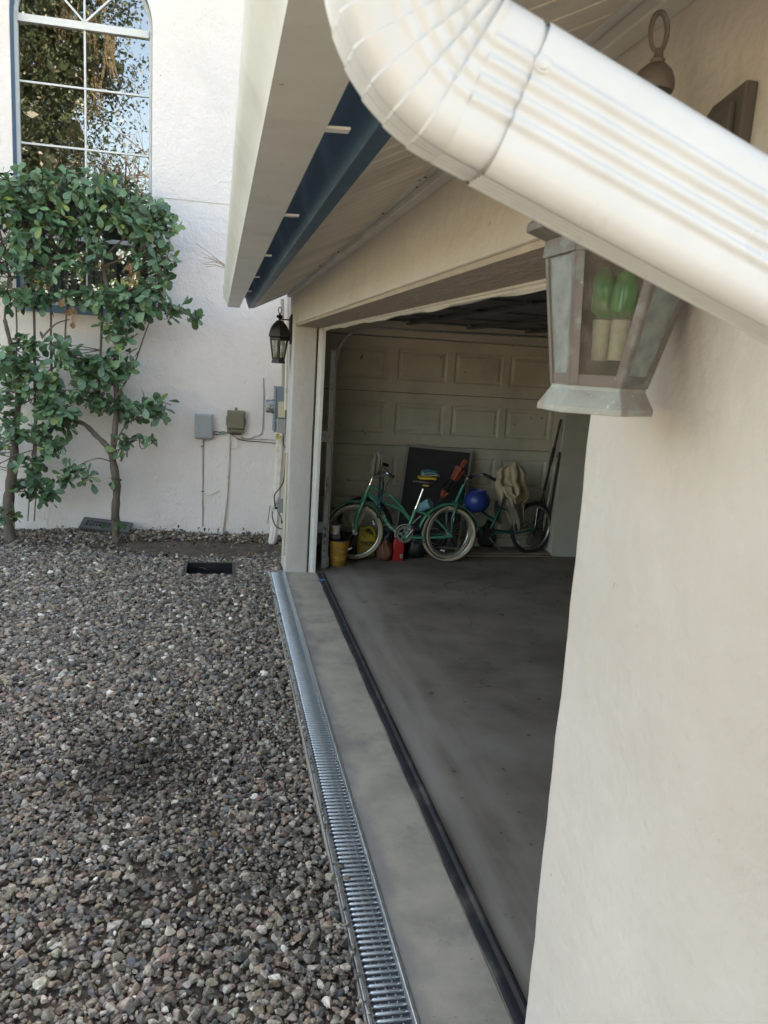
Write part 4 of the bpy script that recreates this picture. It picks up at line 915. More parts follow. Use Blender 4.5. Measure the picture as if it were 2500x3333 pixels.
# ================================================================== SHRUBS BY THE HOUSE WALL
def leaf_template():
    st = [(0, .02), (.22, .42), (.5, .86), (.74, 1.0), (.92, .62), (1.0, .08)]
    V = []; F = []
    for t_, w_ in st:
        z = -.16*t_*t_
        V += [(t_, -.235*w_, z+.05*w_), (t_, 0, z), (t_, .235*w_, z+.05*w_)]
    for i in range(len(st)-1):
        for j in (0, 1): F.append((i*3+j, (i+1)*3+j, (i+1)*3+j+1, i*3+j+1))
    return np.array(V), np.array(F)
LT, LF = leaf_template()
def unit(v): v = np.array(v, float); return v/(np.linalg.norm(v)+1e-9)
LEAFPAL = np.array([(.075,.150,.064), (.095,.185,.082), (.052,.112,.052), (.125,.220,.098), (.130,.205,.120), (.22,.28,.07)])
def rosette(store, c, axis, n, L, pal=None):
    axis = unit(axis); u = unit(np.cross(axis, rng.normal(size=3))); v = np.cross(axis, u); a0 = rng.uniform(0, 6.28)
    for i in range(n):
        a = a0+2.4*i+rng.normal(0, .2); el = rng.uniform(-.25, .8) if i < n-1 else 1.1
        d = unit((math.cos(a)*u+math.sin(a)*v)*math.cos(el)+axis*math.sin(el)-np.array([0, 0, .12]))
        nrm = unit(axis-d*np.dot(axis, d)+rng.normal(0, .28, 3)+np.array([0, 0, .25])); nrm = unit(nrm-d*np.dot(nrm, d)); s_ = np.cross(nrm, d)
        l = L*rng.uniform(.5, 1.2); wdt = l*rng.uniform(.9, 1.25)
        off_ = axis*rng.uniform(-.06, .03)+rng.normal(0, .012, 3)
        store[0].append(c+off_+LT[:, :1]*l*d+LT[:, 1:2]*wdt*s_+LT[:, 2:3]*l*nrm)
        col = (LEAFPAL if pal is None else pal)[rng.choice(len(LEAFPAL), p=[.27,.25,.2,.14,.11,.03])]*rng.uniform(.8, 1.25)
        store[1].append(np.repeat(col[None], len(LT), 0))
def leaves_obj(name, store, parent):
    n = len(store[0]); V = np.concatenate(store[0]); C = np.concatenate(store[1]); F = (LF[None]+(np.arange(n)*len(LT))[:, None, None]).reshape(-1, 4)
    return fastmesh(name, V, F, M['leaf'], parent, C, True)
def smoothpath(P, k=5):
    P = [np.array(p, float) for p in P]; Q = []
    for i in range(len(P)-1):
        p0, p1, p2, p3 = P[max(i-1,0)], P[i], P[i+1], P[min(i+2,len(P)-1)]
        for u in np.linspace(0, 1, k+1)[:-1]: Q.append(.5*((2*p1)+(-p0+p2)*u+(2*p0-5*p1+4*p2-p3)*u*u+(-p0+3*p1-3*p2+p3)*u**3))
    return Q+[P[-1]]
def shrub(name, label, trunks, stems, clusters, L):
    base = ony(D(*trunks[0][0][0]), trunks[0][1]); base[2] = ground_z(base[0], base[1])-.02
    root = thing(name, label, 'shrub', base, 'shrubs trained against the house wall')
    nodes = []; mb = MB()
    for k, (pts, Y, r0, r1) in enumerate(trunks):
        P = [ony(D(*p[:2]), Y+(p[2] if len(p) > 2 else 0)) for p in pts]; 
        if k == 0: P[0][2] = min(P[0][2], -.04)
        Q = smoothpath(P); rr = [(r0+(r1-r0)*i/(len(Q)-1))*(1+.10*math.sin(i*2.1)+.06*math.sin(i*5.3)) for i in range(len(Q))]
        mb.tube(Q, rr, 10); nodes += Q
    mb.build('trunk', M['bark'], root, smooth=True)
    mb = MB()
    for pts, Y, r0, r1 in stems:
        P = [ony(D(*p[:2]), Y+(p[2] if len(p) > 2 else 0)) for p in pts]; Q = smoothpath(P)
        mb.tube(Q, list(np.linspace(r0, r1, len(Q))), 6); nodes += Q
    store = ([], []); N = np.array(nodes)
    cen = np.mean(N, 0)
    for cl in clusters:
        cx, cy, rx, ry, n = cl[:5]; dep = cl[5] if len(cl) > 5 else .22; Lk = cl[6] if len(cl) > 6 else L
        cc = ony(D(cx, cy), 7.95)
        for _ in range(n if cy < 620 else int(n*1.4+.5)):
            a = rng.uniform(0, 6.28); q = rng.uniform(0, 1)**.5
            px, py = cx+rx*q*math.cos(a), cy+ry*q*math.sin(a)
            c = ony(D(px, py), 7.93+rng.uniform(-dep, dep*.9))
            ax = unit((c-cc)*np.array([1.2, .6, 1.2])+np.array([0, -.16, .14])+rng.normal(0, .14, 3))
            rosette(store, c, ax, rng.integers(5, 9), Lk)
            d = np.linalg.norm(N-c, axis=1); j = int(np.argmin(d+.25*np.maximum(0, N[:, 2]-c[2])))
            if d[j] < .75:
                m1 = (N[j]*.45+c*.55)+rng.normal(0, .03, 3)+np.array([0, 0, -.03]); mb.tube(smoothpath([N[j], m1, c], 4), list(np.linspace(.0055, .0022, 9)), 5)
    mb.build('branches', M['bark'], root, smooth=True)
    leaves_obj('foliage', store, root)
    return root
right = shrub('wall_shrub', 'green leafy shrub with a slim bare leaning trunk by the drain grating', 
    [([(251, 1172), (249, 1110), (252, 1050), (243, 990)], 7.97, .040, .036),
     ([(243, 990), (232, 965), (205, 938), (180, 915), (140, 905)], 7.97, .030, .018),
     ([(243, 990), (248, 930), (252, 870), (250, 800), (253, 740), (250, 690)], 7.97, .030, .022),
     ([(250, 690), (238, 650), (226, 600), (222, 560), (212, 520)], 7.97, .022, .014)],
    [([(222, 560), (250, 530), (290, 500)], 7.95, .012, .005), ([(222, 575), (262, 560), (300, 540)], 7.95, .010, .004),
     ([(215, 560, -.05), (185, 520), (165, 470)], 7.93, .010, .004), ([(220, 590, .05), (220, 690, .1), (216, 800, .1), (214, 900, .05)], 7.99, .013, .011),
     ([(250, 860, -.04), (285, 800), (310, 730), (325, 690)], 7.92, .009, .005), ([(248, 960, -.03), (275, 915), (320, 895), (345, 880)], 7.9, .008, .004),
     ([(245, 1000, -.03), (215, 990), (180, 1000), (150, 1020)], 7.88, .007, .003), ([(250, 720, -.03), (280, 690), (330, 660), (380, 665), (425, 690)], 7.88, .008, .003),
     ([(210, 520), (250, 450), (300, 430), (340, 450)], 7.95, .008, .004), ([(212, 520), (160, 440), (130, 410)], 7.95, .008, .004), ([(300, 540), (335, 580), (345, 640)], 7.92, .007, .003),
     ([(246, 975, -.02), (270, 965), (300, 945)], 7.88, .006, .003), ([(222, 640), (180, 650), (150, 640)], 7.9, .006, .003), ([(222, 585), (190, 570), (140, 560)], 7.92, .007, .003)],
    [(170, 410, 75, 42, 31), (240, 435, 75, 50, 34), (305, 470, 60, 46, 28), (350, 490, 30, 60, 16, .2), (220, 490, 95, 42, 26), (310, 540, 55, 40, 18), (352, 575, 20, 55, 12, .15),
     (328, 640, 34, 36, 18), (285, 655, 40, 36, 15), (385, 672, 22, 14, 5, .08), (418, 690, 12, 8, 3, .05), (255, 700, 34, 36, 12), (170, 635, 36, 18, 8, .12), (225, 640, 26, 18, 6, .12),
     (135, 765, 26, 22, 7, .12, .115), (180, 790, 30, 28, 9, .15, .12), (225, 800, 30, 36, 9, .15, .115), (262, 780, 26, 40, 8, .15, .11), (190, 850, 26, 24, 6, .12, .12), (130, 905, 32, 26, 9, .14, .125), (95, 890, 24, 20, 5, .12, .12),
     (240, 880, 26, 30, 7, .15, .11), (290, 880, 28, 26, 7, .14, .115), (340, 885, 24, 24, 7, .1, .115), (275, 960, 24, 12, 4, .08, .11), (322, 950, 14, 8, 2, .05, .08), (158, 1025, 26, 15, 5, .08, .115), (192, 1028, 16, 10, 2, .06, .11), (232, 1040, 12, 6, 1, .04, .1), (240, 1130, 10, 8, 1, .03, .1), (185, 560, 50, 24, 10)], .108)
left = shrub('wall_shrub', 'green leafy shrub at the left edge with several straight stems and a thick old trunk',
    [([(22, 1150), (18, 1095), (24, 1040), (32, 980)], 7.95, .055, .042), ([(32, 980), (34, 930), (40, 860), (36, 790), (20, 730), (10, 690)], 7.95, .036, .016),
     ([(24, 1060), (40, 1055), (50, 1035)], 7.95, .03, .02)],
    [([(76, 1000), (76, 900, .05), (75, 800, .05), (74, 690, .05), (70, 640), (60, 560)], 7.95, .014, .010), ([(112, 820, .05), (110, 740, .05), (110, 660, .05), (105, 600)], 7.95, .012, .009),
     ([(140, 800, .05), (142, 700, .05), (150, 640)], 7.95, .010, .007), ([(34, 900), (35, 800), (36, 690), (30, 640), (20, 600)], 7.9, .010, .006), ([(60, 1125), (66, 1040), (78, 900)], 7.9, .006, .005), ([(74, 1125), (80, 1040)], 7.92, .006, .005),
     ([(90, 730), (120, 700), (150, 690)], 7.88, .009, .005), ([(60, 560), (90, 500), (120, 450)], 7.95, .009, .004), ([(10, 690), (20, 600), (50, 500)], 7.95, .010, .005), ([(30, 985), (80, 970), (130, 960)], 7.88, .006, .003), ([(30, 1060), (80, 1065), (110, 1068)], 7.88, .006, .003), ([(35, 880), (90, 850), (110, 830)], 7.9, .007, .003), ([(20, 600), (0, 500), (-20, 450)], 7.95, .01, .005)],
    [(40, 405, 60, 34, 22), (110, 415, 50, 36, 20), (20, 450, 50, 50, 19), (90, 470, 60, 44, 21), (40, 520, 60, 40, 16), (130, 500, 40, 40, 9), (-40, 430, 50, 70, 26), (-45, 560, 40, 60, 16), (18, 570, 30, 34, 10), (85, 590, 36, 20, 7, .12), (60, 645, 40, 16, 7, .12), (110, 650, 40, 14, 6, .1), (10, 645, 18, 20, 3, .1),
     (70, 735, 22, 18, 4, .1, .11), (20, 775, 34, 34, 9, .14, .115), (60, 790, 24, 24, 5, .12, .115), (75, 830, 40, 30, 9, .14, .12), (120, 840, 30, 20, 5, .1, .12), (15, 850, 24, 34, 6, .14, .115), (20, 930, 24, 36, 7, .14, .115), (75, 945, 26, 24, 5, .12, .12), (110, 965, 36, 12, 4, .08, .115), (60, 1010, 24, 20, 4, .1, .12), (70, 1050, 36, 20, 7, .1, .12), (105, 1072, 20, 12, 3, .06, .12), (15, 1115, 20, 12, 3, .06, .11), (-20, 820, 30, 60, 8), (-20, 980, 26, 50, 6)], .110)
# dead leaf bunches caught in the branches, and a yellow leaf
for (px, py, n, lab) in ((150, 668, 12, 'bunch of dry brown leaves hanging in front of the blue window board'), (285, 575, 12, 'cluster of withered brown leaves caught in the right shrub')):
    st = ([], []); c = ony(D(px, py), 7.8)
    for k in range(n): rosette(st, c+rng.normal(0, .05, 3), (rng.normal(0, .4), -.5, -1), 1, .08, np.array([(.24,.13,.06)]*6))
    o = leaves_obj('dead_leaves', st, None); tag(o, lab, 'dead leaves')

# ================================================================== TREES BEHIND THE VIEWER (seen in the window)
def tree(label, base, h, crowns, nleaf, moss, bare=False):
    t = thing('oak_tree', label, 'tree', base); b = np.array(base, float)
    mb = MB(); top = b+np.array([.3, 0, h*.42]); mb.tube(smoothpath([b, b+np.array([.1, 0, h*.2]), top]), list(np.linspace(.42, .28, 11)), 10)
    ends = []
    for c, r in crowns:
        c = np.array(c, float); mid = (top+c)/2+rng.normal(0, .4, 3); mb.tube(smoothpath([top, mid, c]), list(np.linspace(.2, .05, 11)), 7)
        for _ in range(26 if bare else 9):
            e = c+rng.normal(0, .55, 3)*r; m2 = (c+e)/2+rng.normal(0, .2, 3); mb.tube([c*.7+mid*.3, m2, e], [.045, .028, .01], 5); ends.append(e)
            if bare:
                for _k in range(3): mb.tube([m2, m2+rng.normal(0, .5, 3), m2+rng.normal(0, .9, 3)], [.014, .009, .005], 4)
    mb.build('trunk', M['bark'], t, smooth=True)
    V = []; C = []; F = []
    tot = sum(r**3 for _, r in crowns)
    for c, r in crowns:
        n = int(nleaf*r**3/tot); k = max(6, n//70)
        cl = np.array(c)+rng.normal(0, .5, (k, 3))*r*np.array([1, 1, .8]); 
        p = cl[rng.integers(0, k, n)]+rng.normal(0, .26, (n, 3))
        if not bare: p = np.concatenate([p, np.array(c)+rng.normal(0, .30, (160, 3))*r])
        for iq, q in enumerate(p):
            d = unit(rng.normal(size=3)); s_ = unit(np.cross(d, rng.normal(size=3))); l = rng.uniform(.08, .16) if iq < n else rng.uniform(.35, .7); j = len(V)
            V += [q, q+d*l*.5+s_*l*.28, q+d*l, q+d*l*.5-s_*l*.28]; F.append((j, j+1, j+2, j+3)); C += [np.array([.022,.036,.016])*rng.uniform(.5, 1.6)]*4
    fastmesh('crown', V, F, M['leaf'], t, np.array(C))
    if moss:
        mb = MB()
        for _ in range(moss):
            c, r = crowns[rng.integers(0, len(crowns))]; p = np.array(c)+rng.normal(0, .5, 3)*r*np.array([1, .8, .6])
            for _k in range(9):
                q = p+rng.normal(0, .10, 3); l = rng.uniform(.5, 1.7); mb.tube([q, q+np.array([rng.normal(0, .06), 0, -l*.5]), q+np.array([rng.normal(0, .1), 0, -l])], [.05, .04, .008], 4)
        mb.build('moss', M['moss'], t)['kind'] = 'stuff'
tree('big oak hung with moss, seen mirrored in the arched window', (-5.6, -9, -.1), 13, [((-5.2, -8, 7.6), 2.0), ((-4.4, -8.5, 9.6), 1.9), ((-5.9, -9, 10.5), 2.2), ((-5.0, -7.6, 5.6), 1.3), ((-4.3, -8.2, 12), 1.8), ((-6.6, -9, 7.4), 2.2)], 42000, 26)
tree('half bare tree behind the oak, seen mirrored in the arched window', (-1.2, -15, -.1), 10, [((-3.0, -14.5, 6.6), 1.5), ((-1.8, -14.5, 7.8), 1.4), ((-3.9, -14.6, 7.8), 1.3), ((-.6, -15, 6.8), 1.5), ((-2.4, -15, 5.2), 1.2)], 1500, 0, True)
# distant tree line added behind the viewer to darken the window's low reflection
V = []; C = []; F = []
for i in range(16000):
    q = np.array([rng.uniform(-26, 14), -27+rng.normal(0, 1.2), max(0, rng.uniform(0, 1)**1.2*(7.4+1.4*math.sin(i*.7)))]); d = unit(rng.normal(size=3)); s_ = unit(np.cross(d, rng.normal(size=3))); l = rng.uniform(.3, .7); j = len(V)
    V += [q, q+d*l*.5+s_*l*.3, q+d*l, q+d*l*.5-s_*l*.3]; F.append((j, j+1, j+2, j+3)); C += [np.array([.05,.075,.03])*rng.uniform(.5, 1.4)]*4
struct(fastmesh('added_tree_line', V, F, M['leaf'], None, np.array(C)), 'stuff')

# ================================================================== THINGS IN THE GARAGE
# --- green bicycle: survey points lie in the plane through its two tyre contacts
r0, f0 = onz(c4(1175, 1096), .0), onz(c4(397, 1076), .0)
bk = (r0[1]-f0[1])/(r0[0]-f0[0]); bdir = unit((r0-f0)*np.array([1, 1, 0])); bn = np.array([-bdir[1], bdir[0], 0])   # bn points away from the viewer
def B(x, y, o=0.0):
    d = ray(*c4(x, y)); t_ = (f0[1]-bk*f0[0])/(d[1]-bk*d[0]); return CAMP+d*t_+bn*o
UP = np.array([0, 0, 1.])
bike = thing('bicycle', 'green cruiser bicycle with cream tyres standing just inside the garage', 'bicycle', (f0+r0)/2)
RW = float(np.linalg.norm(B(397, 845)-B(397, 1076)))
def circ(c, r, n=48, a0=0, a1=2*math.pi, o=0., dirx=None):
    dx = bdir if dirx is None else dirx; nn = np.array([-dx[1], dx[0], 0])
    return [c+dx*r*math.cos(a)+UP*r*math.sin(a)+nn*o for a in np.linspace(a0, a1, n, endpoint=abs(a1-a0) < 6.2)]
def wheel(parent, c, R_, tm, dirx, refl, spokes=28, whitewall=True):
    nn = np.array([-dirx[1], dirx[0], 0])
    mb = MB(); mb.tube(circ(c, R_-.0185, 56, dirx=dirx), .0165, 10, True); w_ = mb.build('wheel', tm, parent, smooth=True); 
    mb = MB(); mb.tube(circ(c, R_-.0065, 56, dirx=dirx), .0115, 8, True); mb.build('tread', M['tyre'], w_, smooth=True)
    mb = MB(); mb.tube(circ(c, R_-.042, 56, dirx=dirx), .0095, 6, True); mb.build('rim', M['alu'], w_, smooth=True)
    mb = MB(); mb.lathe([(.011, -.045), (.011, -.032), (.024, -.030), (.024, -.026), (.014, -.024), (.014, .024), (.024, .026), (.024, .030), (.011, .032), (.011, .05)], c, nn, 16); mb.build('hub', M['alu'], w_, smooth=True)
    mb = MB()
    for i in range(spokes):
        a = 2*math.pi*i/spokes; b_ = a+(.55 if i % 4 < 2 else -.55); s_ = .028 if i % 2 else -.028
        mb.tube([c+dirx*.022*math.cos(b_)+UP*.022*math.sin(b_)+nn*s_, c+dirx*(R_-.056)*math.cos(a)+UP*(R_-.056)*math.sin(a)], .0011, 4)
    mb.build('spokes', M['spoke'], w_, recalc=False)
    for a, r_, tl in refl:
        p = c+dirx*r_*math.cos(a)+UP*r_*math.sin(a)-nn*.020; u = dirx*math.cos(tl)+UP*math.sin(tl); v = np.cross(u, nn)
        mb = MB(); mb.obox(p, u*.021, v*.0072, nn*.004); mb.build('reflector', M['reflector'], w_, bevel=.002)
    return w_
FW, RWc = B(397, 845), B(1176, 866)
wheel(bike, FW, RW, M['creamtyre'], bdir, [(math.atan2(88, 150), float(np.linalg.norm(B(545, 760)-FW)), R(-64))])
wheel(bike, RWc, RW, M['creamtyre'], bdir, [(math.atan2(-145, -88), float(np.linalg.norm(B(1086, 1010)-RWc)), R(-35)), (math.atan2(-135, -46), float(np.linalg.norm(B(1132, 1000)-RWc)), R(-8))])
def pathB(pts): return smoothpath([B(*p) for p in pts])
mb = MB(); mb.tube(pathB([(524, 448), (503, 492), (482, 538)]), .0185, 10)
mb.tube(pathB([(528, 468), (620, 505), (700, 548), (775, 625), (820, 690), (866, 748)]), .0135, 8)
mb.tube(pathB([(508, 512), (600, 580), (690, 622), (765, 655), (815, 700), (848, 742)]), .0125, 8)
down = [(498, 532), (560, 580), (610, 655), (640, 730), (690, 800), (750, 848), (815, 878)]
mb.tube(pathB(down), .0195, 10)
mb.tube(pathB([(906, 640), (860, 762), (815, 880)]), .0165, 10)
for o_ in (-.045, .045):
    mb.tube(pathB([(820, 878, o_*.4), (900, 884, o_), (1050, 880, o_*1.4), (1190, 872, o_*1.4)]), .0125 if o_ < 0 else .009, 8)
    mb.tube(pathB([(905, 668, o_*.4), (1000, 700, o_), (1080, 752, o_*1.3), (1140, 815, o_*1.4), (1192, 868, o_*1.4)]), .0095, 8)
mb.lathe([(.027, -.035), (.027, .035)], B(815, 880), bn, 18)
bf = mb.build('frame', M['greenbike'], bike, smooth=True)
# maker's lettering down the curved tube and along the top tube
def letters(word, pts, size, t0, t1):
    P = pathB(pts); P = [p-bn*.0205 for p in P]; cum = np.concatenate([[0], np.cumsum([np.linalg.norm(P[i+1]-P[i]) for i in range(len(P)-1)])])
    for i, ch in enumerate(word):
        s_ = (t0+(t1-t0)*(i+.5)/len(word))*cum[-1]; j = min(int(np.searchsorted(cum, s_)), len(P)-1); j = max(j, 1)
        f = (s_-cum[j-1])/(cum[j]-cum[j-1]); p = P[j-1]*(1-f)+P[j]*f; tdir = unit(P[j]-P[j-1])
        text_mesh('lettering', ch, M['letter'], bf, p, tdir, np.cross(bn, tdir) if np.dot(np.cross(bn, tdir), UP)*0+np.dot(np.cross(tdir, -bn), bdir) < 0 else np.cross(tdir, -bn)*-1, size)
letters('KULANA', down, .042, .36, .82)
letters('KULANA', [(600, 488, -.002), (700, 546, -.002), (745, 590, -.002)], .021, .1, .75)
mb = MB(); 
for o_ in (-.055, .055): mb.tube(pathB([(483, 536, o_*.75), (462, 590, o_*.9), (435, 650, o_), (408, 745, o_), (397, 842, o_)]), [.0165]*6+[.0155]*6+[.0135]*6+[.0115]*3, 9)
mb.tube([B(483, 536, -.045), B(483, 536, .045)], .016, 8); mb.build('fork', M['greenbike'], bike, smooth=True)
def fender(c, a0, a1, name):
    rows = []
    for a in np.linspace(a0, a1, 30):
        e = bdir*math.cos(a)+UP*math.sin(a); rows.append([c+e*(RW+.020+.014*math.cos(b))+bn*.033*math.sin(b) for b in np.linspace(-1.5, 1.5, 8)])
    mb = MB(); mb.grid(rows); o = mb.build(name, M['greenbike'], bike, smooth='all', recalc=False); sm = o.modifiers.new('s', 'SOLIDIFY'); sm.thickness = .0015
    mb = MB()
    for f in (.25, .8): 
        a = a0+(a1-a0)*f; e = bdir*math.cos(a)+UP*math.sin(a)
        for s_ in (-1, 1): mb.tube([c+bn*.04*s_, c+e*(RW+.012)+bn*.034*s_], .0018, 5)
    mb.build('fender_stay', M['spoke'], o)
fender(FW, R(148), R(48), 'fender'); fender(RWc, R(172), R(12), 'fender')
mb = MB(); mb.tube(pathB([(964, 488), (935, 565), (906, 642)]), .0128, 10); mb.build('seat_post', M['chrome'], bike, smooth=True)
mb = MB(); mb.lathe([(.0195, -.014), (.0195, .014)], B(906, 641), unit(B(964, 488)-B(906, 642)), 12); mb.tube([B(906, 641, -.03), B(906, 641, .03)], .006, 8); mb.build('seat_clamp', M['chrome'], bike, smooth=True)
# saddle: broad cruiser seat
sc_ = B(965, 435); rows = []
sx = lambda px: float(np.dot(B(px, 440)-sc_, bdir))
for px, wd, th in ((878, .016, .020), (895, .028, .030), (925, .040, .040), (960, .072, .052), (1000, .098, .060), (1030, .096, .058), (1042, .060, .040), (1046, .01, .012)):
    p = sc_+bdir*sx(px)+UP*.012; rows.append([p+bn*wd*math.cos(a)+UP*(th*.55*math.sin(a) if math.sin(a) > 0 else th*math.sin(a)) for a in np.linspace(0, 2*math.pi, 16, endpoint=False)])
mb = MB(); mb.grid(rows, True); mb.f.append(tuple(range(16))[::-1]); mb.f.append(tuple(16*7+j for j in range(16)))
sad = mb.build('saddle', M['blackplastic'], bike, smooth=True)
p = B(975, 450); mb = MB(); mb.obox(p-bn*.078, bdir*.032, UP*.0075, bn*.004); mb.build('saddle_label', mat('amber_label', (.55,.30,.05), (.6,.5,.25), 60, .5), sad, bevel=.002)
# stem, handlebar, grips
mb = MB(); mb.tube(pathB([(524, 450), (535, 415), (548, 388)]), .0125, 10); mb.tube(pathB([(548, 388), (570, 380), (590, 384)]), .014, 10); mb.lathe([(.021, -.012), (.021, .012)], B(524, 446), unit(B(548, 388)-B(524, 450)), 14); mb.build('stem', M['chrome'], bike, smooth=True)
hc = B(592, 385)
for s_ in (-1, 1):
    P = smoothpath([hc+bn*s_*q[0]+bdir*q[1]+UP*q[2] for q in ((0, 0, 0), (.05, .0, .02), (.13, .005, .075), (.21, .02, .095), (.25, .06, .088), (.27, .105, .075))] ) if s_ > 0 else smoothpath([hc+bn*s_*q[0]+bdir*q[1]+UP*q[2] for q in ((0, 0, 0), (.05, .0, .01), (.13, .005, .055), (.21, .02, .07), (.25, .06, .06), (.27, .09, .045))])
    mb = MB(); mb.tube(P, .0108, 8); hb_ = mb.build('handlebar', M['chrome'], bike, smooth=True)
    e = P[-1]; q = P[-6]; mb = MB(); mb.tube([q, (q+e)/2+UP*.002, e, e+(e-q)*.45], [.0155, .0165, .016, .0145], 10); mb.build('grip', M['rubber'], hb_, smooth=True)
mb = MB(); mb.tube(smoothpath([hc+bn*.2+bdir*.05+UP*.08, hc+bn*.12+bdir*.13, B(655, 470), B(640, 520), B(600, 540)]), .0035, 5); mb.tube(smoothpath([hc+UP*.01, B(632, 420, -.03), B(618, 520, -.03), B(560, 560, -.02)]), .0035, 5); mb.build('brake_cable', M['cord'], bike, smooth=True)
# cranks, chain ring, guard, kickstand
bb = B(815, 880)
mb = MB(); ck = B(806, 862, -.028); ro = .083
for a0_ in range(36):
    a, b = 2*math.pi*a0_/36, 2*math.pi*(a0_+1)/36
    for r1_, r2_ in ((.060, ro if a0_ % 2 else ro-.006), (.022, .034)):
        q = [ck+(bdir*math.cos(t)+UP*math.sin(t))*r for t, r in ((a, r1_), (b, r1_), (b, r2_), (a, r2_))]; mb.prism(q, bn*.004)
for i in range(5):
    a = 2*math.pi*i/5+.4; e = bdir*math.cos(a)+UP*math.sin(a); mb.obox(ck+e*.047+bn*.0018, e*.0135, np.cross(e, bn)*.011, bn*.0016)
mb.build('chainring', M['alu'], bike)
mb = MB(); mb.tube(circ(B(806, 858, -.034), .094, 40, R(20), R(200)), .006, 6); mb.build('chain_guard', mat('pale_guard', (.45,.43,.37), rough=.5), bike, smooth=True)
mb = MB(); mb.tube([B(860, 800, .03), B(960, 815, .03), B(1100, 825, .03)], .004, 5); mb.tube([B(840, 905, .03), B(1000, 900, .03), B(1170, 880, .03)], .004, 5); mb.tube([B(870, 780, -.0), B(905, 745, .0), B(945, 712, .0)], .006, 6); mb.build('chain', M['galv_dull'], bike)
for s_, q in ((-1, B(887, 795, -.055)), (1, B(748, 962, .055))):
    mb = MB(); b0 = bb+bn*.05*s_; mb.tube([b0, q], [.0125, .0095], 8); cr_ = mb.build('crank', M['chrome'], bike, smooth=True)
    mb = MB(); mb.obox(q+bn*.05*s_, bdir*.036, UP*.011, bn*.04); mb.build('pedal', M['blackplastic'], cr_, bevel=.004)
mb = MB(); mb.tube([B(880, 905, -.03), B(990, 925, -.05), B(1095, 938, -.06)], .0055, 7); mb.lathe([(.012, -.012), (.012, .012)], B(882, 906, -.03), bn, 10); mb.build('kickstand', M['chrome'], bike, smooth=True)
mb = MB(); mb.lathe([(.018, -.062), (.018, -.052), (.010, -.050), (.010, -.045)], FW, bn, 14); mb.tube([FW-bn*.06, FW-bn*.06+UP*.035-bdir*.012], .004, 6); mb.build('axle_nut', M['chrome'], bike, smooth=True)

# --- second bicycle, behind, its right half hidden by hanging clothes
r2, f2 = onz(c5(960, 1735), .03), onz(c4(1178, 1068), .03)
b2dir = unit((r2-f2)*np.array([1, 1, 0])); b2n = np.array([-b2dir[1], b2dir[0], 0]); k2 = (r2[1]-f2[1])/(r2[0]-f2[0])
def B2(x, y, o=0., cm=c4):
    d = ray(*cm(x, y)); t_ = (f2[1]-k2*f2[0])/(d[1]-k2*d[0]); return CAMP+d*t_+b2n*o
bike2 = thing('bicycle', 'dark green bicycle with black rear tyre parked behind the cruiser under hanging clothes', 'bicycle', (f2+r2)/2)
R2 = float(np.linalg.norm(B2(960, 1400, 0, c5)-B2(960, 1735, 0, c5)))
RC2, FC2 = B2(960, 1400, 0, c5), B2(1178, 845)
FC2[2] = .03+R2
wheel(bike2, RC2, R2, M['tyre'], b2dir, [(R(218), R2*.83, R(-58))]); wheel(bike2, FC2, R2, M['creamtyre'], b2dir, [])
def path2(pts): return smoothpath([B2(*p) for p in pts])
BB2 = B2(1490, 880)
mb = MB(); mb.tube(path2([(1302, 452), (1270, 525), (1235, 600)]), .019, 10); mb.tube(path2([(1240, 585), (1330, 600), (1420, 650), (1500, 712), (1560, 745)]), .013, 8); mb.tube(path2([(1236, 600), (1330, 690), (1420, 800), (1490, 880)]), .016, 8)
mb.tube(path2([(1650, 560), (1580, 700), (1527, 815), (1490, 880)]), .0155, 10)
for o_ in (-.04, .04):
    mb.tube(smoothpath([BB2+b2n*o_*.4, B2(490, 1450, o_, c5), B2(700, 1460, o_*1.3, c5), B2(955, 1402, o_*1.4, c5)]), .010, 8)
    mb.tube(smoothpath([B2(1600, 640, o_*.5), B2(1720, 700, o_*1.2), RC2+b2n*o_*1.4]), .008, 8)
mb.build('frame', M['greenbike2'], bike2, smooth=True)
mb = MB()
for o_ in (-.05, .05): mb.tube(path2([(1235, 600, o_*.8), (1205, 655, o_), (1180, 730, o_)])+[FC2+b2n*o_], [.014]*11+[.010], 8)
mb.build('fork', M['greenbike2'], bike2, smooth=True)
mb = MB(); mb.tube(path2([(1302, 452), (1312, 415), (1330, 402), (1368, 395)]), .010, 8); mb.build('stem', M['chrome'], bike2, smooth=True)
for s_ in (-1, 1):
    h = B2(1330, 402); P = smoothpath([h+b2n*s_*a+b2dir*b+UP*c for a, b, c in ((0, 0, 0), (.1, .0, .05), (.2, .04, .07), (.24, .11, .04))]); mb = MB(); mb.tube(P, .011, 8); hh = mb.build('handlebar', M['chrome'], bike2, smooth=True)
    mb = MB(); mb.tube(P[-6:]+[P[-1]+(P[-1]-P[-6])*.5], .016, 8); mb.build('grip', M['rubber'], hh, smooth=True)
mb = MB(); mb.lathe([(.085, -.004), (.085, .004)], BB2-b2n*.03, b2n, 26); mb.build('chainring', M['blackplastic'], bike2)
mb = MB(); mb.tube([BB2-b2n*.05, B2(1500, 905, -.06), B2(480, 1680, -.07, c5)], .006, 6); mb.build('kickstand', M['alu'], bike2, smooth=True)
st2 = B2(1668, 500); mb = MB(); mb.ball(st2, .11, .08, .035); mb.tube([st2, B2(1650, 560)], .012, 8); mb.build('saddle', M['blackplastic'], bike2, smooth=True)

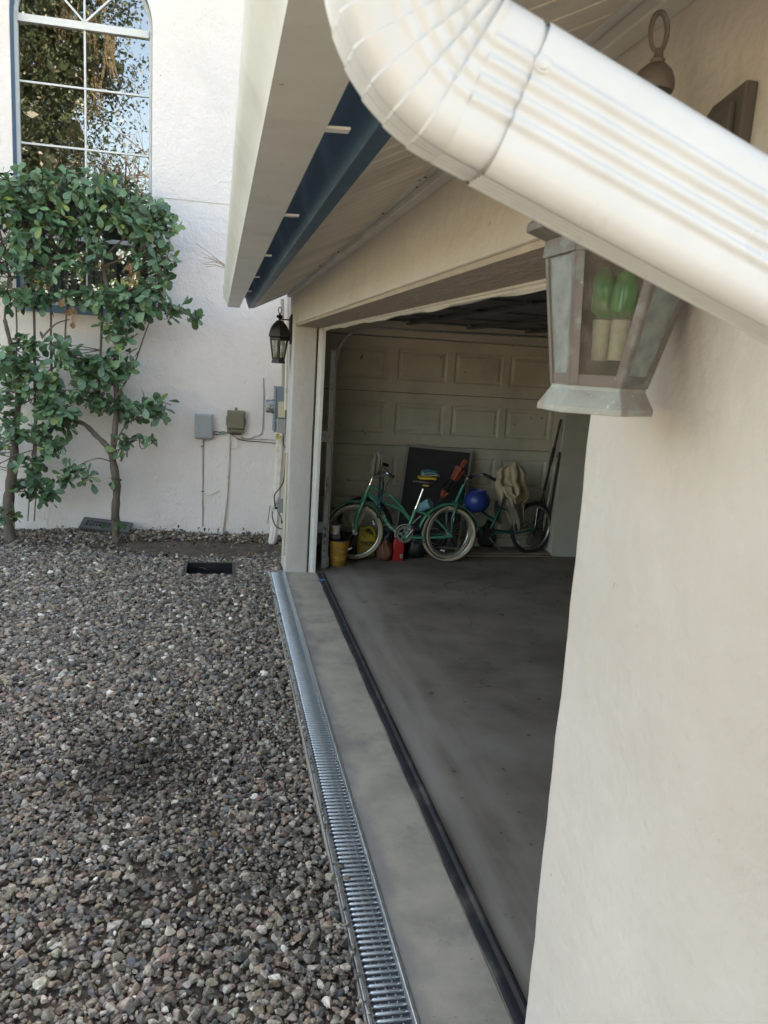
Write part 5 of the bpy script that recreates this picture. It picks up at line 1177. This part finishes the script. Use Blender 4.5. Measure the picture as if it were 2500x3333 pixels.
# --- drapes and lumps
def blob(mt, name, c, r, amp=.25, n=26, k=18, seed=0, flat=None, parent=None, freq=1.0):
    g = np.random.default_rng(seed); W = g.normal(size=(9, 3))*2.6*freq; ph = g.uniform(0, 6.3, 9); c = np.array(c, float); rows = []
    for i in range(k+1):
        th = math.pi*i/k; row = []
        for j in range(n):
            d = np.array([math.sin(th)*math.cos(2*math.pi*j/n), math.sin(th)*math.sin(2*math.pi*j/n), -math.cos(th)])
            q = sum(math.sin(W[m_]@d*(1+m_*.35)+ph[m_])/(1+m_*.4) for m_ in range(9))*amp*.4
            p = c+d*np.array(r)*(1+q)
            if flat is not None: p[2] = max(p[2], flat)
            row.append(p)
        rows.append(row)
    mb = MB(); mb.grid(rows, True); return mb.build(name, mt, parent, smooth='all')
def drape(mt, name, cm, rows_px, depth, Y, folds, seed, parent=None, thick=.002):
    """hanging cloth: a closed, folded tube whose outline follows measured widths at several heights; rows_px = (y, xl, xr)"""
    g = np.random.default_rng(seed); ph = g.uniform(0, 6.3, 6); rows = []
    N = 90; yy = [r_[0] for r_ in rows_px]
    for y in np.linspace(yy[0], yy[-1], 26):
        xl = np.interp(y, yy, [r_[1] for r_ in rows_px]); xr = np.interp(y, yy, [r_[2] for r_ in rows_px]); f = (y-yy[0])/(yy[-1]-yy[0])
        row = []
        for j in range(N):
            a = 2*math.pi*j/N; u = .5+.5*math.cos(a)
            k_ = 1+(.25+.45*f**.7)*(.9*(1-2*abs(math.sin((folds*a+ph[0]+1.6*f)*.5)))+.45*(1-2*abs(math.sin(((folds*2+1)*a+ph[1]+2*f)*.5)))+.3*math.sin(9*f+3*a+ph[2]))
            p = ony(cm(xl+(xr-xl)*u+(xr-xl)*.03*math.sin(9*f+ph[3]), y+(yy[-1]-yy[0])*f*(.10*math.sin(folds*a*.5+ph[4])+.07*(1-2*abs(math.sin(folds*a+ph[5]))))), Y-depth*math.sin(a)*k_*min(1, .25+f*1.6))
            row.append(p)
        rows.append(row)
    mb = MB(); mb.grid(rows, True); mb.f.append(tuple(range(N))[::-1])
    o = mb.build(name, mt, parent, smooth='all'); sm = o.modifiers.new('s', 'SOLIDIFY'); sm.thickness = thick; return o
yj = float(st2[1])
jk = thing('work_coat', 'beige canvas coat with grey lower layer hung over the second bicycle', 'coat', st2)
drape(M['greycloth'], 'lining', c5, [(850, 560, 880), (1050, 560, 875), (1150, 590, 870), (1300, 645, 855), (1400, 685, 830)], .05, yj-.03, 3, 11, jk)
drape(M['canvas'], 'shell', c5, [(510, 700, 760), (560, 650, 800), (600, 520, 850), (660, 492, 900), (730, 500, 890), (800, 452, 885), (900, 475, 918), (980, 505, 905), (1050, 530, 800)], .085, yj-.035, 5, 5, jk)
drape(M['canvas'], 'pocket_flap', c5, [(840, 560, 700), (940, 590, 700), (1000, 660, 750), (1110, 690, 740)], .03, yj-.135, 2, 9, jk)
drape(M['greycloth'], 'sleeve', c5, [(1040, 470, 540), (1150, 445, 520), (1300, 480, 550), (1330, 500, 540)], .03, yj+.05, 2, 3, jk)
# gloves hung on the cruiser's handlebar
gy = float(B(590, 300)[1])
drape(M['glove'], 'work_gloves', c4, [(168, 558, 590), (195, 552, 612), (240, 545, 628), (280, 532, 632), (330, 525, 612), (378, 530, 585)], .035, gy+.02, 3, 21)
tag(bpy.data.objects['work_gloves'], 'worn grey leather gloves draped over the green cruiser handlebar', 'gloves')
mb = MB()
for q, (pts, off_) in enumerate((([(600, 385), (592, 470), (588, 560), (592, 690)], -.05), ([(622, 385), (624, 460), (610, 560), (600, 680)], -.06), ([(605, 390), (600, 520), (580, 610), (575, 690)], -.055), ([(590, 690), (580, 720), (575, 700)], -.05))):
    for p in smoothpath([B(x, y, off_) for x, y in pts], 9): mb.lathe([(.001, -.007), (.006, -.004), (.0075, 0), (.006, .004), (.001, .007)], p, (0, 0, 1), 7, caps=False)
bd = thing('bead_necklaces', 'dark and blue bead necklaces hanging from the green cruiser handlebar', 'necklaces', B(605, 385, -.05))
mb.build('beads', M['beads'], bd, smooth=True)['kind'] = 'stuff'
mb = MB()
for x, y in ((606, 520), (592, 560), (585, 600), (597, 640), (590, 590), (603, 500), (580, 585), (595, 625), (584, 660), (608, 545)): mb.ball(B(x, y, -.068), .0075, n=8, k=6)
mb.build('blue_beads', M['beadsblue'], bd, smooth=True)['kind'] = 'stuff'
# pads stacked on the saddle
pc_ = B(995, 398); 
mb = MB(); mb.obox(pc_+UP*.002, bdir*.083, bn*.06, UP*.013); tag(mb.build('foam_pad', M['yellow'], bevel=.011, seg=3), 'yellow foam pad lying on the black saddle of the cruiser', 'pad')
for i, (x, y, hx, hy_, th, m_, lab) in enumerate(((1020, 374, .080, .055, .005, M['canvas'], 'tan folded cloth on top of the yellow pad'), (1012, 358, .070, .050, .006, M['towelblue'], 'lower pale blue folded cloth on the saddle stack'), (1020, 342, .068, .05, .005, mat('teal_cloth', (.06,.20,.26), (.05,.15,.20), 20, .9), 'teal folded cloth topmost on the saddle stack'))):
    c = B(x, y); mb = MB(); rows = []
    for a in np.linspace(-1, 1, 9): rows.append([c+bdir*hx*a+bn*hy_*b+UP*(th*1.4*math.sin(3*a+i)*.6+th*.8*math.cos(4*b+i*2)) for b in np.linspace(-1, 1, 7)])
    mb.grid(rows); o = mb.build('folded_cloth', m_, smooth='all', recalc=False); sm = o.modifiers.new('s', 'SOLIDIFY'); sm.thickness = th*1.6; tag(o, lab, 'cloth')
# paper roll on the rear fender
a, b = B(1018, 598, -.045), B(948, 646, .03); ax = unit(b-a); Lr = float(np.linalg.norm(b-a))+.035; rr = .047
rl = thing('paper_roll', 'roll of blue shop paper lying on the cruiser rear fender', 'paper roll', (a+b)/2)
mb = MB(); mb.lathe([(.016, 0), (rr-.004, 0), (rr, .004), (rr, Lr-.004), (rr-.004, Lr), (.016, Lr), (.016, 0)], a, ax, 28, caps=False); mb.build('paper', M['towelblue'], rl, smooth=True)
mb = MB(); mb.lathe([(.0157, .002), (.0157, Lr-.002), (.0135, Lr-.002), (.0135, .002), (.0157, .002)], a, ax, 18, caps=False); mb.build('core', M['wood'], rl, smooth=True)
# blue ball-shaped pail
c = B2(1388, 578, -.05); rb_ = float(np.linalg.norm(B2(1300, 578)-B2(1476, 578)))/2
pr = []
for a in np.linspace(-90, 52, 18): pr.append((max(.004, rb_*math.cos(R(a))), rb_*.93*math.sin(R(a))))
pr += [(rb_*.70, rb_*.74), (rb_*.70, rb_*.80), (rb_*.62, rb_*.80), (rb_*.58, rb_*.3), (.004, rb_*.25)]
n = 48; rows = []
for r_, h in pr: rows.append([c+np.array([(r_*(1-.022*abs(math.cos(6*t))))*math.cos(t), (r_*(1-.022*abs(math.cos(6*t))))*math.sin(t), h]) for t in np.linspace(0, 2*math.pi, n, endpoint=False)])
mb = MB(); mb.grid(rows, True); o = mb.build('round_pail', M['ballblue'], smooth=True); tag(o, 'round ribbed blue plastic pail wedged on the dark green bicycle', 'pail')
# dark window screen leaning on the side door
def tilt(p, ztop=1.1, yb=7.47, yt=7.68): 
    d = ray(*p); z_ = 0
    # plane y = yb + (yt-yb)*z/ztop
    t_ = (yb+(yt-yb)*H/ztop)/(d[1]-(yt-yb)/ztop*d[2]); return CAMP+d*t_
TL, TR, BR = tilt(c4(838, 128)), tilt(c4(1366, 182)), tilt(c4(1252, 985)); BL = TL+BR-TR
ws = thing('window_screen', 'dark window screen in a thin grey frame leaning on the panelled side door', 'screen', BL)
ex, ey = unit(TR-TL), unit(TL-BL); ez = unit(np.cross(ex, ey)); wv = .011
mb = MB()
for p, q in ((TL, TR), (BL, BR), (TL, BL), (TR, BR)): mb.obox((p+q)/2, (q-p)/2+unit(q-p)*wv*.999, unit(np.cross(ez, q-p))*wv, ez*(.008 if p is TL and q is TR or p is BL else .0075))
mb.build('frame', M['greyframe'], ws)
mb = MB(); mb.add([TL, TR, BR, BL], [(0, 1, 2, 3)]); mb.build('mesh', M['screen'], ws, recalc=False)
# orange folded umbrella
um = thing('folded_umbrella', 'folded orange and black umbrella leaning between the bicycles', 'umbrella', B2(1180, 540, .08))
u0, u1 = B2(1120, 640, .10), B2(1365, 265, .10); ax = unit(u1-u0); Lu = float(np.linalg.norm(u1-u0))
def cone(mt, name, t0, t1, r0_, r1_, sd):
    rows = []
    for f in np.linspace(0, 1, 8):
        p = u0+ax*Lu*(t0+(t1-t0)*f); r_ = r0_+(r1_-r0_)*f; q = unit(np.cross(ax, [0, 1, 0])); v = np.cross(ax, q)
        rows.append([p+(q*math.cos(a)+v*math.sin(a))*r_*(1+.22*math.sin(5*a+sd+f)) for a in np.linspace(0, 2*math.pi, 30, endpoint=False)])
    mb = MB(); mb.grid(rows, True); mb.f.append(tuple(range(30))[::-1]); mb.f.append(tuple(7*30+j for j in range(30))); mb.build(name, mt, um, smooth=True)
cone(M['orange'], 'canopy', .56, .82, .030, .050, 0); cone(M['blackplastic'], 'canopy', .30, .555, .040, .034, 1); cone(M['orange'], 'canopy', .18, .295, .016, .036, 2)
cone(M['orange'], 'handle', .86, 1.0, .018, .022, 3); mb = MB(); mb.tube([u0, u0+ax*Lu*.99], .009, 8); mb.build('shaft', M['blackplastic'], um, smooth=True)
# spare tyre behind the front wheel
cT = ony(c4(480, 770), 7.50); RT = float(np.linalg.norm(ony(c4(480, 770), 7.5)-ony(c4(710, 770), 7.5))); cT[2] = RT+.002
mb = MB(); mb.tube([cT+np.array([RT*.93*math.cos(a), .10*math.sin(a), RT*.93*math.sin(a)]) for a in np.linspace(0, 2*math.pi, 56, endpoint=False)], RT*.075, 10, True); tag(mb.build('spare_tyre', M['tyre'], smooth=True), 'black spare tyre leaning behind the cruiser front wheel', 'tyre')
# bucket with tub on top
def lathe_px(cm, cx, pts, Y): # pts (y, halfwidth px) -> profile about a vertical axis
    c = ony(cm(cx, pts[0][0]), Y); return c, [(abs(ony(cm(cx+hw_, y), Y)[0]-ony(cm(cx, y), Y)[0]), ony(cm(cx, y), Y)[2]-c[2]) for y, hw_ in pts]
bY = float(onz(c4(250, 1118), .002)[1])
bu = thing('bucket', 'dirty yellow bucket with black rim beside the door track', 'bucket', onz(c4(250, 1118), .002))
c, pr = lathe_px(c4, 252, [(1122, 68), (1110, 72), (1060, 76), (1000, 80), (968, 83)], bY); z0_ = c[2]; c[2] = .003
mb = MB(); mb.lathe(pr, c, (0, 0, 1), 32); mb.build('body', M['ochre'], bu, smooth=True)
c2_, pr2 = lathe_px(c4, 252, [(967, 87), (950, 89), (925, 90), (915, 88), (915, 80), (935, 76)], bY); mb = MB(); mb.lathe(pr2, (c[0], c[1], .003+c2_[2]-z0_), (0, 0, 1), 32); mb.build('collar', M['ochre'], bu, smooth=True)
zr_ = .003+ony(c4(252, 915), bY)[2]-z0_; r_ = pr2[3][0]
mb = MB(); mb.lathe([(r_*1.0, 0.0003), (r_*1.02, .006), (r_*.98, .010), (r_*.88, .009), (r_*.86, .003)], (c[0], c[1], zr_), (0, 0, 1), 32); mb.build('lid', M['blackplastic'], bu, smooth=True)
mb = MB(); rows = []
for zf in np.linspace(.25, .80, 7): rows.append([(c[0]+pr[2][0]*(1.015+.05*(zf-.3))*math.sin(a), c[1]-pr[2][0]*(1.015+.05*(zf-.3))*math.cos(a), .003+(zr_-.003)*zf*.98) for a in np.linspace(-.9, .75, 12)])
mb.grid(rows); mb.build('label', mat('worn_amber_label', (.62,.40,.07), (.28,.14,.03), 30, .6, stretch=(1,1,3.5)), bu, smooth='all', recalc=False)
mb = MB(); mb.tube(smoothpath([(c[0]-r_, c[1]-.01, zr_-.03), (c[0]-.05, c[1]-r_*1.1, zr_-.06), (c[0]+.05, c[1]-r_*1.12, zr_-.09), (c[0]+r_*1.02, c[1]-.03, zr_-.075)]), .0022, 5); mb.build('wire_handle', M['galv_dull'], bu)
mb = MB(); mb.obox((c[0]+r_*1.02, c[1]-.05, zr_-.072), (.018, 0, .010), (0, .004, 0), (-.003, 0, .006)); mb.build('handle_grip', M['labelwhite'], bu, bevel=.002)
tY = bY
c3_ = np.array([ony(c4(232, 900), tY)[0], c[1], zr_+.0105]); mb = MB(); hh = ony(c4(232, 865), tY)[2]-ony(c4(232, 905), tY)[2]
mb.obox(c3_+UP*hh/2, (.035, .01, 0), (-.01, .03, 0), (0, 0, hh/2)); tag(mb.build('stone_block', mat('grey_crumbly_block', (.14,.14,.14), (.22,.22,.22), 60, .9, bump=.8), bevel=.006), 'rough grey block on the bucket lid under the small tub', 'block')
tb = thing('plastic_tub', 'small dirty white tub with brushes standing on top of the bucket', 'tub', c3_+UP*(hh+.001)); wt = abs(ony(c4(275, 830), tY)[0]-ony(c4(190, 830), tY)[0])/2; ht = ony(c4(232, 792), tY)[2]-ony(c4(232, 862), tY)[2]
b0 = c3_+UP*(hh+.001); mb = MB(); mb.lathe([(wt*.86, 0), (wt*.95, ht), (wt*1.02, ht+.001), (wt*1.02, ht-.008+.012), (wt*.92, ht+.004), (wt*.82, .006), (.002, .005)], b0, (0, 0, 1), 26); mb.build('body', M['labelwhite'], tb, smooth=True)
mb = MB(); rows = []
for zf in (.2, .8): rows.append([b0+np.array([wt*(.885+.08*zf)*math.sin(a)*1.02, -wt*(.885+.08*zf)*math.cos(a)*1.02, ht*zf]) for a in np.linspace(-1.3, -.3, 6)])
mb.grid(rows); mb.build('label', mat('orange_label', (.5,.17,.06), (.55,.45,.38), 60, .6), tb, recalc=False)
for dx, dy, ln in ((-.012, 0, .05), (.012, .01, .045), (.024, -.008, .055), (-.025, .008, .035)):
    mb = MB(); mb.tube([b0+np.array([dx*.5, dy, .01]), b0+np.array([dx, dy, ht+ln*.5]), b0+np.array([dx*1.4, dy, ht+ln])], [.004, .0055, .004], 6); tag(mb.build('brush', M['blackplastic'], smooth=True), 'dark brush handle sticking out of the small white tub', 'brush', 'brushes in the small tub')
# antifreeze jug
jY = float(onz(c4(495, 1056), .002)[1]); jx = lambda x, y: ony(c4(x, y), jY)
jl, jr, jz = jx(424, 950)[0], jx(574, 950)[0], jx(500, 820)[2]; jc = (jl+jr)/2; jw = (jr-jl)/2; jd = .05
jug = thing('antifreeze_jug', 'yellow plastic antifreeze jug with black lettering behind the front wheel', 'jug', (jc, jY, .002))
def se(w_, d_, z, dx=0, n=28, e=.5): return [np.array([jc+dx+w_*math.copysign(abs(math.cos(a))**e, math.cos(a)), jY+jd+d_*math.copysign(abs(math.sin(a))**e, math.sin(a)), z]) for a in np.linspace(0, 2*math.pi, n, endpoint=False)]
mb = MB(); rows = [se(jw*.93, jd*.9, .003), se(jw, jd, .012), se(jw, jd, jz*.55), se(jw*.99, jd, jz*.66), se(jw*.88, jd*.85, jz*.74, -jw*.10), se(jw*.55, jd*.7, jz*.84, -jw*.40), se(jw*.26, jd*.45, jz*.92, -jw*.62, e=.9), se(jw*.24, jd*.45, jz*.97, -jw*.62, e=1)]
mb.grid(rows, True); mb.f.append(tuple(range(28))[::-1]); mb.f.append(tuple(7*28+j for j in range(28))); mb.build('body', M['yellow'], jug, smooth=True)
mb = MB(); mb.tube(smoothpath([np.array([jc-jw*.45, jY+jd, jz*.90]), np.array([jc-jw*.1, jY+jd, jz*1.0]), np.array([jc+jw*.45, jY+jd, jz*.985]), np.array([jc+jw*.85, jY+jd, jz*.83]), np.array([jc+jw*.93, jY+jd, jz*.62])]), [.013]*11+[.015]*10, 8); mb.build('handle', M['yellow'], jug, smooth=True)
mb = MB(); mb.lathe([(.019, 0), (.019, .018), (.017, .02)], (jc-jw*.62, jY+jd, jz*.97), (0, 0, 1), 18); mb.build('cap', M['yellow'], jug, smooth=True)
fy = jY-.0015
text_mesh('lettering', 'Prestone', M['ink'], jug, (jc+jw*.02, fy, jx(500, 936)[2]), (1, 0, 0), (0, 0, 1), .060, jw*1.5, bold=.022)
mb = MB(); z = jx(500, 958)[2]; mb.box(jc-jw*.70, jc+jw*.78, fy, fy+.0006, z-.0018, z+.0018); mb.build('label_line', M['ink'], jug)
for i in range(3):
    z = jx(500, 972+i*11)[2]; mb = MB(); mb.box(jc-jw*.68, jc+jw*(.3-.15*i), fy, fy+.0006, z-.0012, z+.0012); mb.build('label_line', M['labelwhite'], jug)
z0_, z1_ = jx(500, 1035)[2], jx(500, 990)[2]
mb = MB(); mb.add([(jc-jw*.72, fy+.0002, z0_), (jc+jw*.9, fy+.0002, z0_), (jc+jw*.9, fy+.0002, z1_+.02), (jc+jw*.3, fy+.0002, z1_), (jc-jw*.72, fy+.0002, z0_+.02)], [(0, 1, 2, 3, 4)]); mb.build('label', M['labelgreen'], jug, recalc=False)
# red oil bottle, bags
oY = float(onz(c4(760, 1087), .002)[1]); ox = lambda x, y: ony(c4(x, y), oY)
l_, r_ = ox(716, 1000)[0], ox(806, 1000)[0]; oc = (l_+r_)/2; ow = (r_-l_)/2; oz = ox(760, 912)[2]
ob = thing('oil_bottle', 'red plastic oil bottle standing under the cruiser crank', 'bottle', (oc, oY, .002))
def rr_(w_, d_, z, dx=0): return [np.array([oc+dx+w_*math.copysign(abs(math.cos(a))**.35, math.cos(a)), oY+.028+d_*math.copysign(abs(math.sin(a))**.35, math.sin(a)), z]) for a in np.linspace(0, 2*math.pi, 24, endpoint=False)]
mb = MB(); mb.grid([rr_(ow*.95, .026, .003), rr_(ow, .028, .01), rr_(ow, .028, oz*.78), rr_(ow*.85, .026, oz*.88, -ow*.12), rr_(ow*.42, .018, oz*.96, -ow*.5)], True); mb.f.append(tuple(range(24))[::-1]); mb.f.append(tuple(96+j for j in range(24))); mb.build('body', M['red'], ob, smooth=True)
mb = MB(); mb.lathe([(ow*.36, 0), (ow*.36, .02), (ow*.3, .022)], (oc-ow*.5, oY+.028, oz*.96), (0, 0, 1), 16); mb.build('cap', M['red'], ob, smooth=True)
p = ox(782, 1047); mb = MB(); mb.box(p[0]-.012, p[0]+.012, oY-.0015, oY-.0003, p[2]-.018, p[2]+.018); lb_ = mb.build('label', M['labelwhite'], ob)
mb = MB(); 
for i in range(5): mb.box(p[0]-.006, p[0]+.007, oY-.0022, oY-.0016, p[2]-.010+i*.005, p[2]-.0075+i*.005)
mb.build('label_print', M['ink'], lb_)
def lump(mt, name, x0, x1, y0, y1, lab, cat, sd, amp=.22, yo=.05, cm=c4):
    Yb_ = float(onz(cm((x0+x1)/2, y1), .003)[1])+yo; a, b = ony(cm(x0, (y0+y1)/2), Yb_), ony(cm(x1, (y0+y1)/2), Yb_); h = max(.03, ony(cm(x0, y0), Yb_)[2])
    w_ = (b[0]-a[0])/2; o = blob(mt, name, ((a[0]+b[0])/2, Yb_, h*.46), (w_, min(.09, w_), h*.54), amp, seed=sd, flat=.003); return tag(o, lab, cat)
lump(M['bagred'], 'plastic_bag', 578, 716, 915, 1085, 'crumpled reddish brown bag between the jug and the red bottle', 'bag', 3)
lump(M['clearbag'], 'plastic_bag', 140, 182, 1030, 1145, 'small clouded plastic bag crushed behind the door track', 'bag', 8, yo=.02)
lump(M['bagplastic'], 'trash_bag', 800, 1010, 850, 1075, 'black trash bag slumped behind the cruiser rear wheel', 'bag', 14, yo=.10)
lump(M['bagplastic'], 'trash_bag', 600, 730, 790, 1050, 'black trash bag behind the red bottle and the spare tyre', 'bag', 17, yo=.14)
lump(M['bagplastic'], 'trash_bag', 215, 470, 1310, 1690, 'lumpy black bag under the dark green bicycle crank', 'bag', 19, yo=.03, cm=c5)
mb = MB(); q = onz(c4(370, 1050), .003); 
for (x, y, h) in ((360, 1045, .20),): 
    p = ony(c4(x, y), jY+.05); mb.obox((p[0], jY+.09, .003+h/2), (.055, 0, 0), (0, .04, 0), (0, 0, h/2))
    mb.obox((p[0], jY+.09, .003+h+.009), (.058, 0, 0), (0, .043, 0), (0, 0, .008))
tag(mb.build('black_crate', M['blackplastic'], bevel=.006), 'small black lidded box between the bucket and the yellow jug', 'box')
# rake and white pole in the corner by the side door
rk = thing('leaf_rake', 'black leaf rake standing head down in the corner behind the black wheel', 'rake', ony(c5(1030, 1640), 7.62))
ra, rbm = ony(c5(1125, 900), 7.57), ony(c5(1352, -60), 7.46)
mb = MB(); mb.tube([ra, (ra+rbm)/2, rbm], .0135, 10); mb.build('handle', M['blackplastic'], rk, smooth=True)
mb = MB(); m_ = ra*.63+rbm*.37; mb.tube([m_, m_+(rbm-ra)*.25], .0185, 10); mb.build('grip', M['rubber'], rk, smooth=True)
mb = MB()
for i in range(19):
    f = i/18; e = ony(c5(880+250*f, 1600+50*math.sin(f*3.1)), 7.59-.03*math.sin(f*3.1)); mb.tube([ra, ra*.62+e*.38+np.array([0, -.012, 0]), e, e+np.array([0, -.03, -.012])], [.003, .004, .0035, .002], 5)
for t_ in (.3, .55): 
    P = [ra*(1-t_)+ony(c5(880+250*f, 1600+50*math.sin(f*3.1)), 7.60)*t_+np.array([0, -.008, 0]) for f in np.linspace(0, 1, 9)]; mb.tube(P, .005, 5)
mb.build('tines', M['blackplastic'], rk)
pl = thing('broom_pole', 'white pole leaning in the corner beside the black rake', 'pole', ony(c5(1070, 1600), 7.58))
a, b = ony(c5(1070, 1610), 7.60), ony(c5(1300, 450), 7.47); mb = MB(); mb.tube([a, (a+b)/2, b], .0125, 10); mb.build('shaft', mat('dirty_white_paint', (.48,.45,.39), (.38,.36,.31), 20, .6), pl, smooth=True)
mb = MB(); mb.tube(smoothpath([b, b+np.array([-.03, -.01, .012]), b+np.array([-.035, -.01, -.035]), b+np.array([-.02, -.01, -.06])]), .0035, 6); mb.build('cord_loop', M['canvas'], pl, smooth=True)
mb = MB(); a, b = ony(c5(1215, 1200), 7.55), ony(c5(1335, 380), 7.44); mb.tube([a*1.35-b*.35, (a+b)/2, b], .011, 8); o = mb.build('dark_pole', M['blackplastic'], smooth=True); tag(o, 'dark pole leaning right behind the white pole', 'pole')

# leaf litter, twigs and a few stray stones
st = ([], [])
for i in range(420):
    if i < 320: x, y = rng.uniform(-1.8, .55), 8.35-abs(rng.normal(0, .45))
    else: x, y = rng.uniform(-1.6, .44), rng.uniform(1.7, 7)
    c = np.array([x, y, float(ground_z(x, y))+.016]); rosette(st, c, (rng.normal(0, .5), rng.normal(0, .5), 1), 1, rng.uniform(.02, .055), np.array([(.20,.12,.055),(.26,.17,.08),(.13,.08,.045),(.32,.22,.11),(.17,.10,.05),(.22,.15,.06)]))
struct(leaves_obj('leaf_litter', st, None), 'stuff')
mb = MB()
for i in range(60):
    x, y = rng.uniform(-1.6, .4), rng.uniform(1.8, 8.2); a = rng.uniform(0, 3.14); l = rng.uniform(.03, .10); z = float(ground_z(x, y))+.018
    mb.tube([(x, y, z), (x+l*math.cos(a)*.5, y+l*math.sin(a)*.5, z+.006), (x+l*math.cos(a), y+l*math.sin(a), z)], .0012, 4)
struct(mb.build('pine_straw', M['dryleaf']), 'stuff')
for i, (px, py, lab) in enumerate(((655, 305, 'brown pebble lying on the left rail of the channel drain, the farther of two'), (692, 412, 'tan pebble lying on the left rail of the channel drain, the nearer of two'))):
    p = onz(crop(860, 2700, 640/1659)(px, py), .012); T, f = stone_templates(1, 1)
    o = fastmesh('pebble', T[0]*.016+p, f, M['gravel'], None, np.repeat(np.array([[.25,.19,.15] if i else [.20,.16,.13]]), len(T[0]), 0)); tag(o, lab, 'pebble')

mb = MB()
for i in range(16):
    y = rng.uniform(2.0, 6.8); x = .556+rng.uniform(-.004, .012); z = 2.396+rng.uniform(-.003, .001); r_ = rng.uniform(.003, .008)
    T, f = stone_templates(0, 1); b0 = len(mb.v); mb.v += [tuple(p*np.array([.7, 1.6, .6])*r_+np.array([x, y, z])) for p in T[0]]; mb.f += [tuple(int(q)+b0 for q in t_) for t_ in f]
mb.build('eave_debris', M['bark'], garage)['kind'] = 'stuff'
